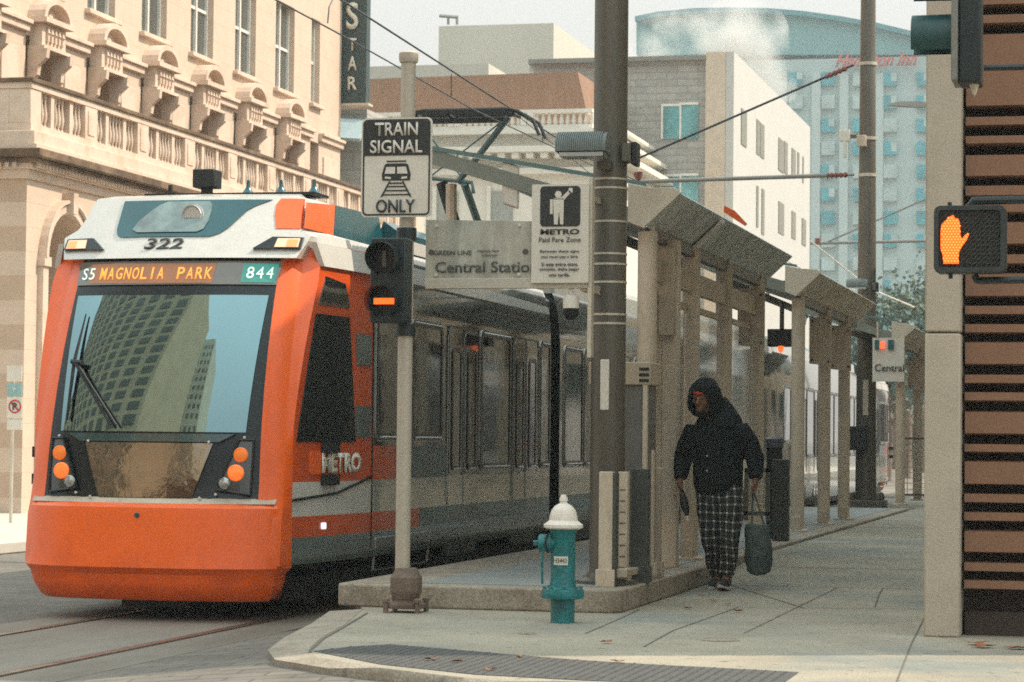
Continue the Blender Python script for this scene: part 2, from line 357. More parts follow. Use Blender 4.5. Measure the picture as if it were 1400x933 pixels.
def rpatch(mb, fn, a0, a1, z0, z1, r, off=.006, th=.03, n=4):
    """rounded rectangle on surface"""
    pr = rrect(a0, a1, z0, z1, r, n); nn = len(pr); b = len(mb.v)
    mb.v += [tuple(T(fn(a, z, off))) for a, z in pr]+[tuple(T(fn(a, z, off-th))) for a, z in pr]
    mb.face(tuple(b+i for i in range(nn)))
    for i in range(nn): mb.face((b+i, b+nn+i, b+nn+(i+1) % nn, b+(i+1) % nn))
    return mb
def rframe(mb, fn, a0, a1, z0, z1, r, wd=.02, off=.012, th=.03):
    po = rrect(a0, a1, z0, z1, r, 4); pi = rrect(a0+wd, a1-wd, z0+wd, z1-wd, max(r-wd, .005), 4); k = len(po); b = len(mb.v)
    for P, of in ((po, off), (pi, off), (po, off-th), (pi, off-th)): mb.v += [tuple(T(fn(a, z, of))) for a, z in P]
    for i in range(k):
        j = (i+1) % k
        mb.face((b+i, b+j, b+k+j, b+k+i)); mb.face((b+i, b+2*k+i, b+2*k+j, b+j)); mb.face((b+k+i, b+k+j, b+3*k+j, b+3*k+i))
    return mb

def make_tram():
    root = thing('tram', 'long orange fronted light rail tram with lit destination display, waiting beside the platform', 'tram', (TX, TY, RZ), group='light rail trams')
    LEN = 26.2; A1, B0, B1, C0 = 9.22, 9.72, 16.6, 17.1
    # --- body shell of the leading section (front grid plus sides), stripes are paint zones
    b = MB()
    mats = [orange, twhite, tgrey, tteal, tlow, tband, tdark, orange2, mask]
    zs = [.46,.5,.68,.85,.98,1.13,1.30,1.43,1.6,1.9,2.2,2.45,2.62,2.8,3.0,3.12,3.2]
    xs = [-1,-.985,-.95,-.9,-.84,-.7,-.5,-.25,0,.25,.5,.7,.84,.9,.95,.985,1]
    def zone(y, z):
        if z < .68: return 4
        if z < .85: return 7 if y < 3.7 else 3
        if z < 1.13: return 1 if y < 2.1 else 2
        if z < 1.43: return 7 if y < 3.1 else (3 if y < 4.6 else 2 if z < 1.2 else 5)
        if z > 3.1 and y < 9: return 1
        if y < 2.15: return 7
        return 5 if z < 2.62 else 6
    rows = []
    ysd = [.48,.62,.85,1.1,1.4,1.8,2.15,2.6,3.1,3.7,4.2,4.6,5.5,6.5,7.5,8.5,A1]
    for z in zs:
        f = [Ff(q*wf(z), z) for q in xs]
        yz = [max(y, yn(z)+.285+.03*k) for k, y in enumerate(ysd)]; l = [Fs(-1, y, z) for y in reversed(yz)]; r_ = [Fs(1, y, z) for y in yz]
        rows.append([T(p) for p in l+f+r_])
    W = len(rows[0]); base = 0
    for r_ in rows: b.v += [tuple(p) for p in r_]
    nl = len(ysd)
    for j in range(len(zs)-1):
        zc = (zs[j]+zs[j+1])/2
        for i in range(W-1):
            if i < nl-1: b.cur = zone((ysd[nl-1-i]+ysd[nl-2-i])/2, zc)
            elif i >= nl+len(xs): k = i-nl-len(xs); b.cur = zone((ysd[k]+ysd[k+1])/2, zc)
            elif i == nl-1 or i == nl+len(xs)-1: b.cur = 0 if zc < 3.1 else 1
            else:
                k = i-nl; q = abs((xs[k]+xs[k+1])/2); b.cur = (8 if q < .82 else 0) if zc < 3.0 else 1
            b.face((j*W+i, j*W+i+1, (j+1)*W+i+1, (j+1)*W+i))
    b.cur = 6; b.face(tuple((len(zs)-1)*W+i for i in range(W))); b.face(tuple(range(W-1, -1, -1)))
    body = b.build('body', mats, root)
    # other sections
    def section(y0, y1, nose=False):
        s_ = MB()
        for sd in (1,):
            zz = [.30,.68,.85,1.16,2.62,3.0,3.2]
            ring = lambda y, nar: [T((sdd*(hw(9, z)-nar), y, z)) for sdd, zl in ((1, zz), (-1, zz[::-1])) for z in zl]
            ys = [y0, y1-1.6, y1-.3] if nose else [y0, y1]
            nar = [0, 0, .16] if nose else [0, 0]
            s_.loft([ring(y, q) for y, q in zip(ys, nar)])
        nr = 14; k = 0; nseg = len(ys)-1; s_.mi = []
        zc = [4,3,2,5,6,6,6,6,6,5,2,3,4,6]
        for q in range(nseg): s_.mi += zc
        s_.mi += [6, 6]
        s_.build('body', mats, root)
    section(B0, B1); section(C0, LEN, True)
    for y0, y1 in ((A1, B0), (B1, C0)):
        g = MB()
        for k in range(6):
            y = y0-.02+(y1-y0+.04)*k/5; e = .03 if k % 2 else .0
        prof = [(y0-.02+(y1-y0+.04)*k/10, 1.13+(.04 if k % 2 else 0)) for k in range(11)]
        g.loft([[T((x, y, .35)), T((x, y, 3.1)), T((x-.15, y, 3.22)), T((-x+.15, y, 3.22)), T((-x, y, 3.1)), T((-x, y, .35))] for y, x in prof])
        g.build('bellows', blackm, root)
    # --- bumper
    bp = MB(); zb = [.17,.20,.28,.31,.385,.44,.60,.85,.92,.955,.96]; ob = [-.03,.01,.028,.028,.010,.048,.035,.04,.035,.015,-.03]
    ring = []
    for z, o_ in zip(zb, ob):
        row = [T(Fs(-1, y, z, o_-.0)) for y in (.50,.42)]+[T(Ff(q*(wf(z)+o_*.6), z, o_)) for q in xs]+[T(Fs(1, y, z, o_)) for y in (.42,.50)]
        ring.append(row+[T((1.0,.9,z)), T((-1.0,.9,z))])
    # narrower towards the bottom at the sides
    for k, (z, r_) in enumerate(zip(zb, ring)):
        s_ = 1-.07*max(0, (.45-z)/.28)**1.3
        s_ *= .96; ring[k] = [Vector((TX+(p.x-TX)*s_, p.y, p.z)) for p in r_]
    bp.loft(ring); bpo = bp.build('bumper', orange, root, ang=28)
    e = MB().lathe([(.0,0),(.018,0),(.022,.008),(.016,.014),(0,.014)], (0,0,0), 14); M = Matrix.Rotation(R(90), 4, 'X')
    e.v = [tuple(M @ Vector(v)+T(Ff(-.02,.86,.04))) for v in e.v]; e.build('sensor', tteal, bpo)
    # pillar to bumper gap strip
    patch(MB(), Ff, [(-1.05,.955),(1.05,.955),(1.05,1.0),(-1.05,1.0)], 14, 1, .012, .03).build('seam_strip', beige2, root)
    # --- windshield
    ws = MB(); patch(ws, Ff, [(-.80,1.53),(.80,1.53),(.84,2.66),(-.84,2.66)], 16, 12, .012, .03); wso = ws.build('windshield', wglass, root, ang=60)
    # fittings seen low behind the windshield and the cab lining, a black frit border is the mask itself
    # destination display
    dp = MB(); patch(dp, Ff, [(-.88,2.75),(.88,2.75),(.90,2.95),(-.90,2.95)], 14, 2, .014, .03)
    dsp = dp.build('destination_display', mat('display_face', (.05,.06,.055), .12, 0, .2, 4, coat=.8, emit=(.10,.075,.055), es=.5), root)
    led = mat('led_orange', (.9,.35,.05), .5, emit=(1,.42,.08), es=.5); ledw = mat('led_white', (.7,.8,.7), .5, emit=(.62,.75,.66), es=.45)
    ledo = MB(); patch(ledo, Ff, [(-.74,2.762),(.36,2.762),(.37,2.93),(-.76,2.93)], 10, 2, .0175, .003); ledo.build('glow_panel', mat('led_backing', (.28,.13,.07), .4, emit=(.6,.22,.08), es=.15), dsp)
    ledo = MB(); patch(ledo, Ff, [(.60,2.768),(.865,2.768),(.875,2.93),(.60,2.93)], 6, 2, .0175, .003); ledo.build('glow_panel', mat('led_backing_green', (.02,.15,.12), .4, emit=(.05,.34,.28), es=.35), dsp)
    def ft(nm, body_, x0, x1, z, h, m_, off, bold=.0, par=dsp, shear=0.):
        # place letters one by one so they follow the curved front
        n_ = len(body_); st = (x1-x0)/n_
        for k, ch in enumerate(body_):
            if ch == ' ': continue
            x = x0+st*(k+.5); p = Ff(x, z, off); a_ = Ff(x-.05, z, off); b_ = Ff(x+.05, z, off); t_ = Ff(x, z+.06, off)
            text(nm, ch, h, T(p), b_-a_, t_-p, m_, par, width=st*.78 if ch != 'I' else st*.2, depth=.003, bold=bold, shear=shear)
    ft('lettering', 'MAGNOLIA', -.66, -.06, 2.845, .115, led, .022, .012)
    ft('lettering', 'PARK', .04, .36, 2.845, .115, led, .022, .012)
    ft('lettering', 'S5', -.84, -.70, 2.845, .11, ledw, .022)
    ft('lettering', '844', .63, .86, 2.85, .11, ledw, .022, .0)
    # --- hood: raised white fascia above
    def Hf(x, z, off=0.):
        q = abs(x)/1.0; y = .70+(z-3.0)*.80+.12*q**2
        return Vector((x, y-off, z))
    h = MB()
    hz = [(2.975,1.03),(3.10,1.08),(3.17,1.10),(3.24,.99),(3.35,.945),(3.47,.925),(3.525,.90)]
    rings = []
    for z, hwid in hz:
        fr = [Hf(q*hwid, z, .02) for q in (-1,-.96,-.85,-.6,-.3,0,.3,.6,.85,.96,1)]
        bx = min(hwid+.03, 1.15) if z < 3.2 else hwid+.05
        rings.append([T((-bx, 3.3, z)), T((-bx, 1.6, z))]+[T(p) for p in fr]+[T((bx, 1.6, z)), T((bx, 3.3, z))])
    z, hwid = 3.55, .86
    rings.append([T((-.86,3.3,z)), T((-.86,1.7,z))]+[T((q*.84, 1.36+.1*abs(q), z+.02)) for q in (-1,-.96,-.85,-.6,-.3,0,.3,.6,.85,.96,1)]+[T((.86,1.7,z)), T((.86,3.3,z))])
    h.loft(rings); hood = h.build('hood', twhite, root, ang=32)
    # livery on the hood: dark lens surround, orange and teal swoosh
    def lens(pts, m_, nm, off, th=.012, par=root):
        q = MB(); q.prism([T(Hf(x, z, off)) for x, z in pts], (0, th, .0)); return q.build(nm, m_, par, smooth=False)
    def rowsp(rows_, off, m_, nm, par):
        q = MB()
        for (z0_, a0, b0), (z1_, a1, b1) in zip(rows_, rows_[1:]): patch(q, Hf, [(a0,z0_),(b0,z0_),(b1,z1_),(a1,z1_)], 12, 3, off, .05)
        return q.build(nm, m_, par)
    rowsp([(3.165,-.54,.26),(3.19,-.585,.34),(3.24,-.605,.40),(3.40,-.615,.52),(3.44,-.618,.58),(3.495,-.62,.70)], .030, tteal, 'lamp_surround', hood)
    ln = rowsp([(3.205,-.40,.14),(3.23,-.45,.19),(3.30,-.42,.21),(3.39,-.34,.21),(3.45,-.27,.20),(3.48,-.20,.17)], .040, mat('lamp_lens', (.13,.19,.18), .06, 0, .5, 7, coat=1), 'upper_headlight', hood)
    q = MB().lathe([(0,0),(.07,.0),(.085,.02),(.09,.0),(.10,.0),(.10,-.02),(0,-.02)], (0,0,0), 20); M = Matrix.Rotation(R(90), 4, 'X')
    q.v = [tuple(M @ Vector(v)+T(Hf(.06,3.35,.055))) for v in q.v]; q.build('reflector', chrome, ln)
    rowsp([(3.235,.80,1.0),(3.36,.755,.975),(3.45,.745,.965),(3.505,.77,.955)], .028, orange, 'livery_swoosh', hood)
    for sd in (-1, 1):
        lens([(sd*.66,3.055),(sd*1.05,3.055),(sd*1.05,3.155),(sd*.80,3.16)], mask, 'lamp_surround', .052, .04, hood)
        cl = MB(); cl.prism([T(Hf(x, z, .062)) for x, z in ((sd*.84,3.068),(sd*1.03,3.068),(sd*1.03,3.145),(sd*.85,3.145))], (0,.04,0))
        c_ = cl.build('running_light', mat('lens_warm', (.6,.42,.28), .15, 0, .2, 20, coat=.8, emit=(.9,.55,.3), es=.35), hood)
        MB().prism([T(Hf(x, z, .067)) for x, z in ((sd*.935,3.075),(sd*1.022,3.075),(sd*1.022,3.135),(sd*.935,3.135))], (0,.04,0)).build('amber_lens', mat('lens_amber', (.8,.25,.08), .2, emit=(1,.3,.1), es=.55), c_)
    text('fleet_number', '322', .115, T(Hf(-.12,3.10,.026)), (1,0,0), (0,.7,1), signk, hood, width=.34, shear=.12, bold=.02)
    s1 = MB(); s1.prism([T((1.0,1.34,3.50)), T((1.015,1.12,3.25)), T((1.02,1.6,3.25)), T((1.0,1.75,3.50))], (.012,0,0))
    for sd in (-1, 1):
        def HS(y, z, off): return Vector((sd*((1.03 if z < 3.24 else 1.0-.19*(z-3.24))+off+.02), y, z))
        if sd < 0: continue
        q = MB(); q.prism([T(HS(y, z, .012)) for y, z in ((.98,3.24),(1.16,3.47),(1.95,3.52),(1.75,3.24))], (sd*.012,0,0)); q.build('livery_swoosh', orange, hood, smooth=False)
        q = MB(); q.prism([T(HS(y, z, .012)) for y, z in ((1.76,3.24),(1.96,3.52),(3.3,3.54),(3.3,3.24))], (sd*.012,0,0)); q.build('livery_swoosh', tteal, hood, smooth=False)
    # camera and antennas on the hood
    q = MB().box(TX-.18,TX+.02,TY+1.55,TY+1.75,RZ+3.65,RZ+3.81); q.box(TX-.12,TX-.04,TY+1.6,TY+1.7,RZ+3.54,RZ+3.66); q.build('roof_camera', blackm, root, bevel=.01)
    q = MB().box(TX-.42,TX-.39,TY+1.6,TY+1.63,RZ+3.55,RZ+3.68); q.box(TX-.6,TX+.95,TY+1.5,TY+1.9,RZ+3.57,RZ+3.595); q.build('antenna_plate', blackm, root)
    for x in (.28, .58, .88): MB().lathe([(.07,0),(.045,.03),(.02,.07),(.012,.13),(0,.135)], (TX+x,TY+1.7,RZ+3.59), 10).build('antenna', tteal, root)
    # --- lower mask: pods and centre panel
    cp = MB(); patch(cp, Ff, [(-.40,1.0),(.40,1.0),(.55,1.44),(-.55,1.44)], 8, 6, .022, .04); cp.build('centre_panel', mat('glossy_panel', (.24,.22,.19), .04, 1., .2, 3, .22, 5, coat=.3, fine=0), root)
    q = MB(); patch(q, Ff, [(-.60,1.45),(.60,1.45),(.72,1.515),(-.72,1.515)], 14, 2, .03, .05); q.build('cowl', mat('cowl_teal', (.02,.06,.062), .15, 0, .3, 4, coat=.7), root)
    amb = mat('headlight_amber', (.9,.22,.03), .3, emit=(1,.20,.02), es=.12); ambb = mat('headlight_bright', (1,.25,.05), .3, var=.5, scale=60, emit=(1,.17,.02), es=.3)
    clr = mat('headlight_clear', (.4,.42,.4), .1, .6, .3, 30, coat=1)
    for sd in (-1, 1):
        q = MB(); c4 = [(sd*.60,1.07),(sd*.87,1.03),(sd*.87,1.47),(sd*.76,1.47)]
        patch(q, Ff, c4, 6, 6, .020, .03); pod = q.build('headlight_pod', mat('pod_dark', (.03,.035,.035), .2, 0, .3, 12, coat=.9), root)
        q = MB(); 
        for a_, b_ in zip(c4, c4[1:]+c4[:1]): q.tube([T(Ff(a_[0], a_[1], .026)), T(Ff(b_[0], b_[1], .026))], .012, 6)
        q.build('pod_frame', mask, pod)
        for dx, z, rr, mm in ((.78,1.35,.052,amb),(.75,1.205,.058,ambb),(.665,1.12,.042,clr)):
            q = MB().lathe([(rr*1.15,-.02),(rr*1.15,.005),(rr,.012),(rr*.98,.008),(rr*.6,.016),(0,.02)], (0,0,0), 20)
            q.v = [tuple(Matrix.Rotation(R(90), 4, 'X') @ Vector(v)+T(Ff(sd*dx, z, .035))) for v in q.v]; q.build('headlight', mm, pod)
        for x_, z_ in ((.80,1.49),(.47,1.0),(.52,1.45),(.60,1.03)):
            q = MB().lathe([(.012,0),(.012,.01),(0,.014)], (0,0,0), 8); q.v = [tuple(Matrix.Rotation(R(90), 4, 'X') @ Vector(v)+T(Ff(sd*x_, z_, .03))) for v in q.v]; q.build('bolt', chrome, root)
    # wiper
    q = MB(); q.tube([T(Ff(-.735,1.62,.05)), T(Ff(-.73,2.1,.06)), T(Ff(-.705,2.5,.04))], [.012,.018,.006], 6)
    wp = q.build('wiper', blackm, root); q = MB()
    for dx in (0, .05): q.tube([T(Ff(-.32+dx,1.58,.07)), T(Ff(-.70+dx*.3,2.08,.09))], .011, 6)
    q.tube([T(Ff(-.75,2.1,.07)), T(Ff(-.64,2.09,.08))], .022, 6); q.build('wiper_arm', blackm, wp)
    # wheels / under frame (dark, below the skirt)
    q = MB().box(TX-1.0,TX+1.0,TY+.9,TY+LEN-.8,RZ+.14,RZ+.34); q.box(TX-.3,TX+.3,TY+.4,TY+1,RZ+.10,RZ+.3); q.build('underframe', blackm, root)
    for y in (2.2,3.9,12.2,14,22,23.8):
        for sx in (-.68,.68):
            q = MB().tube([(TX+sx-.06,TY+y,RZ+.30),(TX+sx+.06,TY+y,RZ+.30)], .29, 20); q.build('wheel', railm, root)
    # marker brackets on the left
    for z in (1.35, 1.12): MB().box(TX-1.34,TX-1.22,TY+.9,TY+1.0,RZ+z-.045,RZ+z+.045).build('side_marker', blackm, root)
    # --- side windows and doors both sides
    def side(sd):
        fn = lambda y, z, off=0.: Fs(sd, y, z, off)
        def win(y0, y1, z0, z1, r=.09, nm='window'):
            q = MB(); rpatch(q, fn, y0, y1, z0, z1, r, .008, .03); g = q.build(nm, tglass, root, smooth=False)
            q = MB(); rframe(q, fn, y0-.015, y1+.015, z0-.015, z1+.015, r, .055, .016, .03); q.build('window_frame', mask, g, smooth=False); q = MB(); rframe(q, fn, y0-.035, y1+.035, z0-.035, z1+.035, r+.03, .014, .012, .02); q.build('frame_edge', mat('frame_edge_grey', (.42,.43,.41), .3, .4, .1, 4), g, smooth=False)
            MB().tube([T(fn(y0+.08, z0+.005, .03)), T(fn(y1-.08, z0+.005, .03))], .012, 6).build('chrome_trim', chrome, g); MB().tube([T(fn(y0+.06, z1, .02)), T(fn(y1-.06, z1, .02))], .010, 6).build('chrome_trim', chrome, g)
        # cab side windows
        q = MB(); patch(q, fn, [(.53,1.46),(1.72,1.46),(1.55,2.52),(.86,2.52)], 6, 4, .010, .03); q.build('cab_window', mask, root)
        q = MB(); patch(q, fn, [(.90,2.60),(1.55,2.60),(1.45,2.80),(1.06,2.84)], 4, 3, .010, .03); q.build('cab_window', tdark, root)
        for z0 in (1.50, 2.12): q = MB(); patch(q, fn, [(1.74,z0),(2.1,z0),(2.1,z0+.27),(1.72,z0+.27)], 3, 2, .008, .02); q.build('livery_square', tlow, root)
        q = MB(); patch(q, fn, [(1.0,2.92),(9.1,2.92),(9.1,3.0),(.95,3.12)], 20, 1, .03, .05); q.build('cantrail', twhite, root)
        q = MB(); q.tube([T(fn(.47, .985, .012)), T(fn(1.3, 1.03, .012)), T(fn(2.14, 1.16, .012))], .012, 6); q.build('body_seam', mask, root)
        if sd > 0:
            o_ = fn(1.35, 1.29, .010); p1 = fn(1.1, 1.29, .01); p2 = fn(1.6, 1.29, .01)
            text('logo_lettering', 'METRO', .17, T(fn(1.40,1.285,.012)), p2-p1, (0,0,1), mat('logo_cream', (.80,.76,.64), .5), root, width=.84, bold=.05)
            q = MB(); rpatch(q, fn, .78, .98, 1.19, 1.38, .03, .012, .02); q.build('access_panel', orange, root, smooth=False)
            for z0 in (1.37, 1.10): q = MB(); patch(q, fn, [(1.0,z0),(1.3,z0),(1.3,z0+.09),(1.0,z0+.09)], 2, 1, .04, .05); q.build('side_marker', blackm, root)
            q = MB(); rpatch(q, fn, 1.02, 1.10, .735, .79, .015, .012, .02); q.build('marker_light', mat('marker_white', (.8,.8,.85), .3, emit=(.8,.8,.9), es=.6), root, smooth=False)
        for y0, y1, z0, z1 in ((2.27,3.3,1.5,2.56),(3.40,4.45,1.5,2.57),(5.98,7.24,1.21,2.58),(8.68,9.16,1.21,2.58),(9.95,10.95,1.21,2.58),(11.05,12.0,1.21,2.58),(14.3,15.3,1.21,2.58),(15.4,16.4,1.21,2.58),(17.3,17.8,1.21,2.58),(19.1,20.3,1.21,2.58),(21.8,22.8,1.5,2.57),(22.9,23.9,1.5,2.57)):
            win(y0, y1, z0, z1)
        for y0, y1 in ((4.68,5.88),(7.38,8.56),(12.3,14.0),(18.0,19.0),(20.4,21.6)):
            q = MB(); rpatch(q, fn, y0, y1, .36, 2.60, .05, .006, .03)
            d_ = q.build('door', [tlow], root, smooth=False); ym = (y0+y1)/2
            for a_, c_ in ((y0, ym), (ym, y1)):
                q = MB(); rpatch(q, fn, a_+.05, c_-.05, 1.16, 2.54, .05, .010, .02); q.build('door_leaf', tband, d_, smooth=False)
                q = MB(); rpatch(q, fn, a_+.16, c_-.14, 1.22, 2.36, .07, .014, .02); q.build('door_glass', tglass, d_, smooth=False); q = MB(); rframe(q, fn, a_+.13, c_-.11, 1.19, 2.39, .08, .045, .020, .02); q.build('door_glass_frame', mask, d_, smooth=False)
                q = MB(); rpatch(q, fn, a_+.03, c_-.03, .86, 1.14, .01, .010, .02); q.build('door_stripe', tgrey, d_, smooth=False)
                q = MB(); rframe(q, fn, a_+.004, c_-.004, .37, 2.60, .02, .014, .012, .02); q.build('door_gap', mask, d_, smooth=False); q = MB(); q.tube([T(fn(a_-.012, .9, .012)), T(fn(a_-.012, 2.5, .012))], .008, 5); q.build('door_edge', MC['frame_edge_grey'], d_)
                q = MB().tube([T(fn(a_+.2, 1.2, .03)), T(fn(c_-.2, 1.2, .03))], .012, 6); q.build('chrome_trim', chrome, d_)
        for y0 in (2.16,):
            q = MB(); patch(q, fn, [(y0,.31),(y0+.012,.31),(y0+.012,3.0),(y0,3.0)], 1, 8, .008, .012); q.build('body_seam', mask, root)
        q = MB(); rframe(q, fn, 2.3, 4.1, .33, .63, .02, .012, .008, .02); q.build('access_panel', tgrey, root, smooth=False)
        # roof fairing
        q = MB()
        q.loft([[T((sd*1.18,y,3.16)), T((sd*1.16,y,3.40)), T((sd*1.02,y,3.50)), T((sd*.9,y,3.18))] for y in (3.35, 9.1)]); q.build('roof_fairing', tteal, root)
        q = MB().loft([[T((sd*1.186,y,3.22)), T((sd*1.176,y,3.34)), T((sd*1.165,y,3.34)), T((sd*1.17,y,3.22))] for y in (3.4, 9.0)]); q.build('fairing_stripe', twhite, root)
        for a_, c_ in ((9.9,16.4),(17.2,25.2)):
            q = MB(); q.loft([[T((sd*1.18,y,3.16)), T((sd*1.16,y,3.40)), T((sd*1.02,y,3.50)), T((sd*.9,y,3.18))] for y in (a_, c_)]); q.build('roof_fairing', tgrey, root)
    side(1); side(-1)
    # pantograph
    py = 10.3; hz_ = 5.42
    q = MB(); q.box(TX-.55,TX+.55,TY+py+.4,TY+py+2.0,RZ+3.2,RZ+3.5); pb = q.build('pantograph_base', tdark, root)
    q = MB(); q.tube([T((0,py+1.6,3.5)), T((0,py-.15,4.55))], .05, 8); q.tube([T((-.08,py-.15,4.55)), T((.50,py,hz_-.08))], .038, 8); q.tube([T((-.5,py-.1,4.62)), T((.1,py-.15,4.55)), T((.12,py-.15,4.42))], .025, 8)
    q.tube([T((.0,py-.15,4.58)), T((-.62,py,hz_-.10))], .012, 6); q.tube([T((-.45,py-.1,4.62)), T((.42,py,hz_-.13))], .010, 6)
    pa = q.build('pantograph_arm', mat('pantograph_teal', (.07,.11,.11), .4, .5), pb)
    q = MB()
    for dy in (-.17,.17):
        q.tube([T((-.92,py+dy,hz_-.32)), T((-.84,py+dy,hz_-.14)), T((-.66,py+dy,hz_-.03)), T((-.5,py+dy,hz_)), T((.5,py+dy,hz_)), T((.66,py+dy,hz_-.03)), T((.84,py+dy,hz_-.14)), T((.92,py+dy,hz_-.32))], .022, 6)
        q.box(TX-.6,TX+.6,TY+py+dy-.03,TY+py+dy+.03,RZ+hz_-.05,RZ+hz_)
    for x in (-.6,-.2,.2,.6): q.tube([T((x,py-.17,hz_-.06)), T((x,py+.17,hz_-.06))], .02, 6)
    q.box(TX-.5,TX+.5,TY+py-.03,TY+py+.03,RZ+hz_-.14,RZ+hz_-.08); q.build('pantograph_head', blackm, pa)
    return root
tram = make_tram()
tram2 = copy_tree(tram); tram2.location.y += 27.2+26.2; tram2.rotation_euler.z = PI
tram2['label'] = 'coupled rear light rail tram seen in slices between the far shelter posts'

# ================================================================== PLATFORM SIGNAL POLE (left)
SY = 18.18
sp = thing('train_signal_mast', 'slim pale signal mast on a flared iron base, carrying the train signal sign', 'signal post', (-5.17, SY, 0))
pz = mat('mast_paint', (.46,.41,.33), .5, .2, .1, 5, .1, 40, grime_or_shade=(.3,.24,.17), gscale=5, gfac=.4)
pole('shaft', pz, -5.20, SY, .28, 4.10, .055, sp)
MB().lathe([(.065,0),(.072,.02),(.072,.07),(.05,.085),(0,.09)], (-5.20,SY,4.06), 20).build('pole_cap', pz, sp)
q = MB().loft([[( -5.17+sx*a, SY+sy*a, z) for sx, sy in ((-1,-.6),(-.6,-1),(.6,-1),(1,-.6),(1,.6),(.6,1),(-.6,1),(-1,.6))] for a, z in ((.135,.03),(.135,.065),(.08,.085),(.09,.11),(.105,.155),(.105,.255),(.09,.28),(.075,.31),(.065,.325))])
rust = mat('rusty_iron', (.17,.125,.095), .8, .2, .3, 7, .5, 40, grime_or_shade=(.10,.055,.035), gscale=6, gfac=.7)
q.build('base', rust, sp, bevel=.006, ang=15)
for a in range(4):
    x_, y_ = -5.17+.12*(1 if a % 2 else -1), SY+.12*(1 if a > 1 else -1)
    MB().lathe([(.02,0),(.02,.08),(.03,.08),(.03,.10),(0,.11)], (x_,y_,0), 6).build('anchor_bolt', rust, sp)
# sign
def signface(prof, Y, th, name, m, parent, r=None): 
    q = MB(); q.prism([(x, Y, z) for x, z in prof], (0, th, 0)); return q.build(name, m, parent, smooth=False)
sx0, sx1, sz0, sz1 = -5.525, -4.985, 2.905, 3.64
def tilt(o, ang, c=None): return o
sg = thing('train_signal_sign', 'white and black rectangular sign reading TRAIN SIGNAL ONLY with a tram pictogram', 'sign', (-5.255, SY-.10, 3.27))
def SS(prof, d, nm, m, par=sg, th=.004): return signface(prof, SY-.10-d, th, nm, m, par)
fc = SS(rrect(sx0,sx1,sz0,sz1,.04), 0, 'sign_plate', signw, sg, .012)
q = MB(); po = rrect(sx0+.012,sx1-.012,sz0+.012,sz1-.012,.034); pi = rrect(sx0+.024,sx1-.024,sz0+.024,sz1-.024,.026); k = len(po)
q.v = [(x, SY-.104, z) for x, z in po]+[(x, SY-.104, z) for x, z in pi]
for i in range(k): q.face((i, (i+1) % k, k+(i+1) % k, k+i))
q.build('sign_border', signk, sg, smooth=False)
sg.location.z -= 0
bt = [(x, z) for x, z in rrect(sx0+.018,sx1-.018,3.355,sz1-.018,.028)]; bt = [(x, max(z, 3.36)) for x, z in rrect(sx0+.018,sx1-.018,3.36-.03,sz1-.018,.028)]
SS(bt, .005, 'sign_band', signk)
FR = (1,0,0); FU = (0,0,1)
def ST(b_, h, x, z, m, wdt=None, bold=.0, par=sg, Y=SY-.112, nm='lettering'): return text(nm, b_, h, (x, Y, z), FR, FU, m, par, width=wdt, bold=bold, depth=.003)
xc = (sx0+sx1)/2
ST('TRAIN', .098, xc, 3.555, signw, .33, .018); ST('SIGNAL', .098, xc, 3.425, signw, .40, .018); ST('ONLY', .098, xc, 2.985, signk, .30, .018)
def TR(x, z): return (xc+x, z)
SS([TR(-.105,3.175),TR(.105,3.175),TR(.11,3.22),TR(.09,3.29),TR(.075,3.30),TR(-.075,3.30),TR(-.09,3.29),TR(-.11,3.22)], .005, 'pictogram', signk)
SS([TR(-.088,3.225),TR(-.008,3.225),TR(-.008,3.275),TR(-.075,3.275)], .009, 'pictogram_window', signw); SS([TR(.008,3.225),TR(.088,3.225),TR(.075,3.275),TR(.008,3.275)], .009, 'pictogram_window', signw)
SS([TR(-.085,3.19),TR(-.04,3.185),TR(-.04,3.2),TR(-.085,3.205)], .009, 'pictogram_lamp', signw); SS([TR(.04,3.185),TR(.085,3.19),TR(.085,3.205),TR(.04,3.2)], .009, 'pictogram_lamp', signw)
SS([TR(-.075,3.312),TR(.075,3.312),TR(.075,3.322),TR(-.075,3.322)], .005, 'pictogram', signk)
for z_, w_ in ((3.155,.06),(3.13,.075),(3.10,.09),(3.07,.11)): SS([TR(-w_,z_-.005),TR(w_,z_-.005),TR(w_,z_+.005),TR(-w_,z_+.005)], .005, 'pictogram', signk)
for s_ in (-1, 1): SS([TR(s_*.045,3.17),TR(s_*.055,3.17),TR(s_*.118,3.055),TR(s_*.104,3.055)], .006, 'pictogram', signk)
q = MB().box(-5.27,-5.13,SY-.088,SY-.05,3.1,3.13); q.box(-5.27,-5.13,SY-.088,SY-.05,3.5,3.53); q.build('bracket', steel, sg)
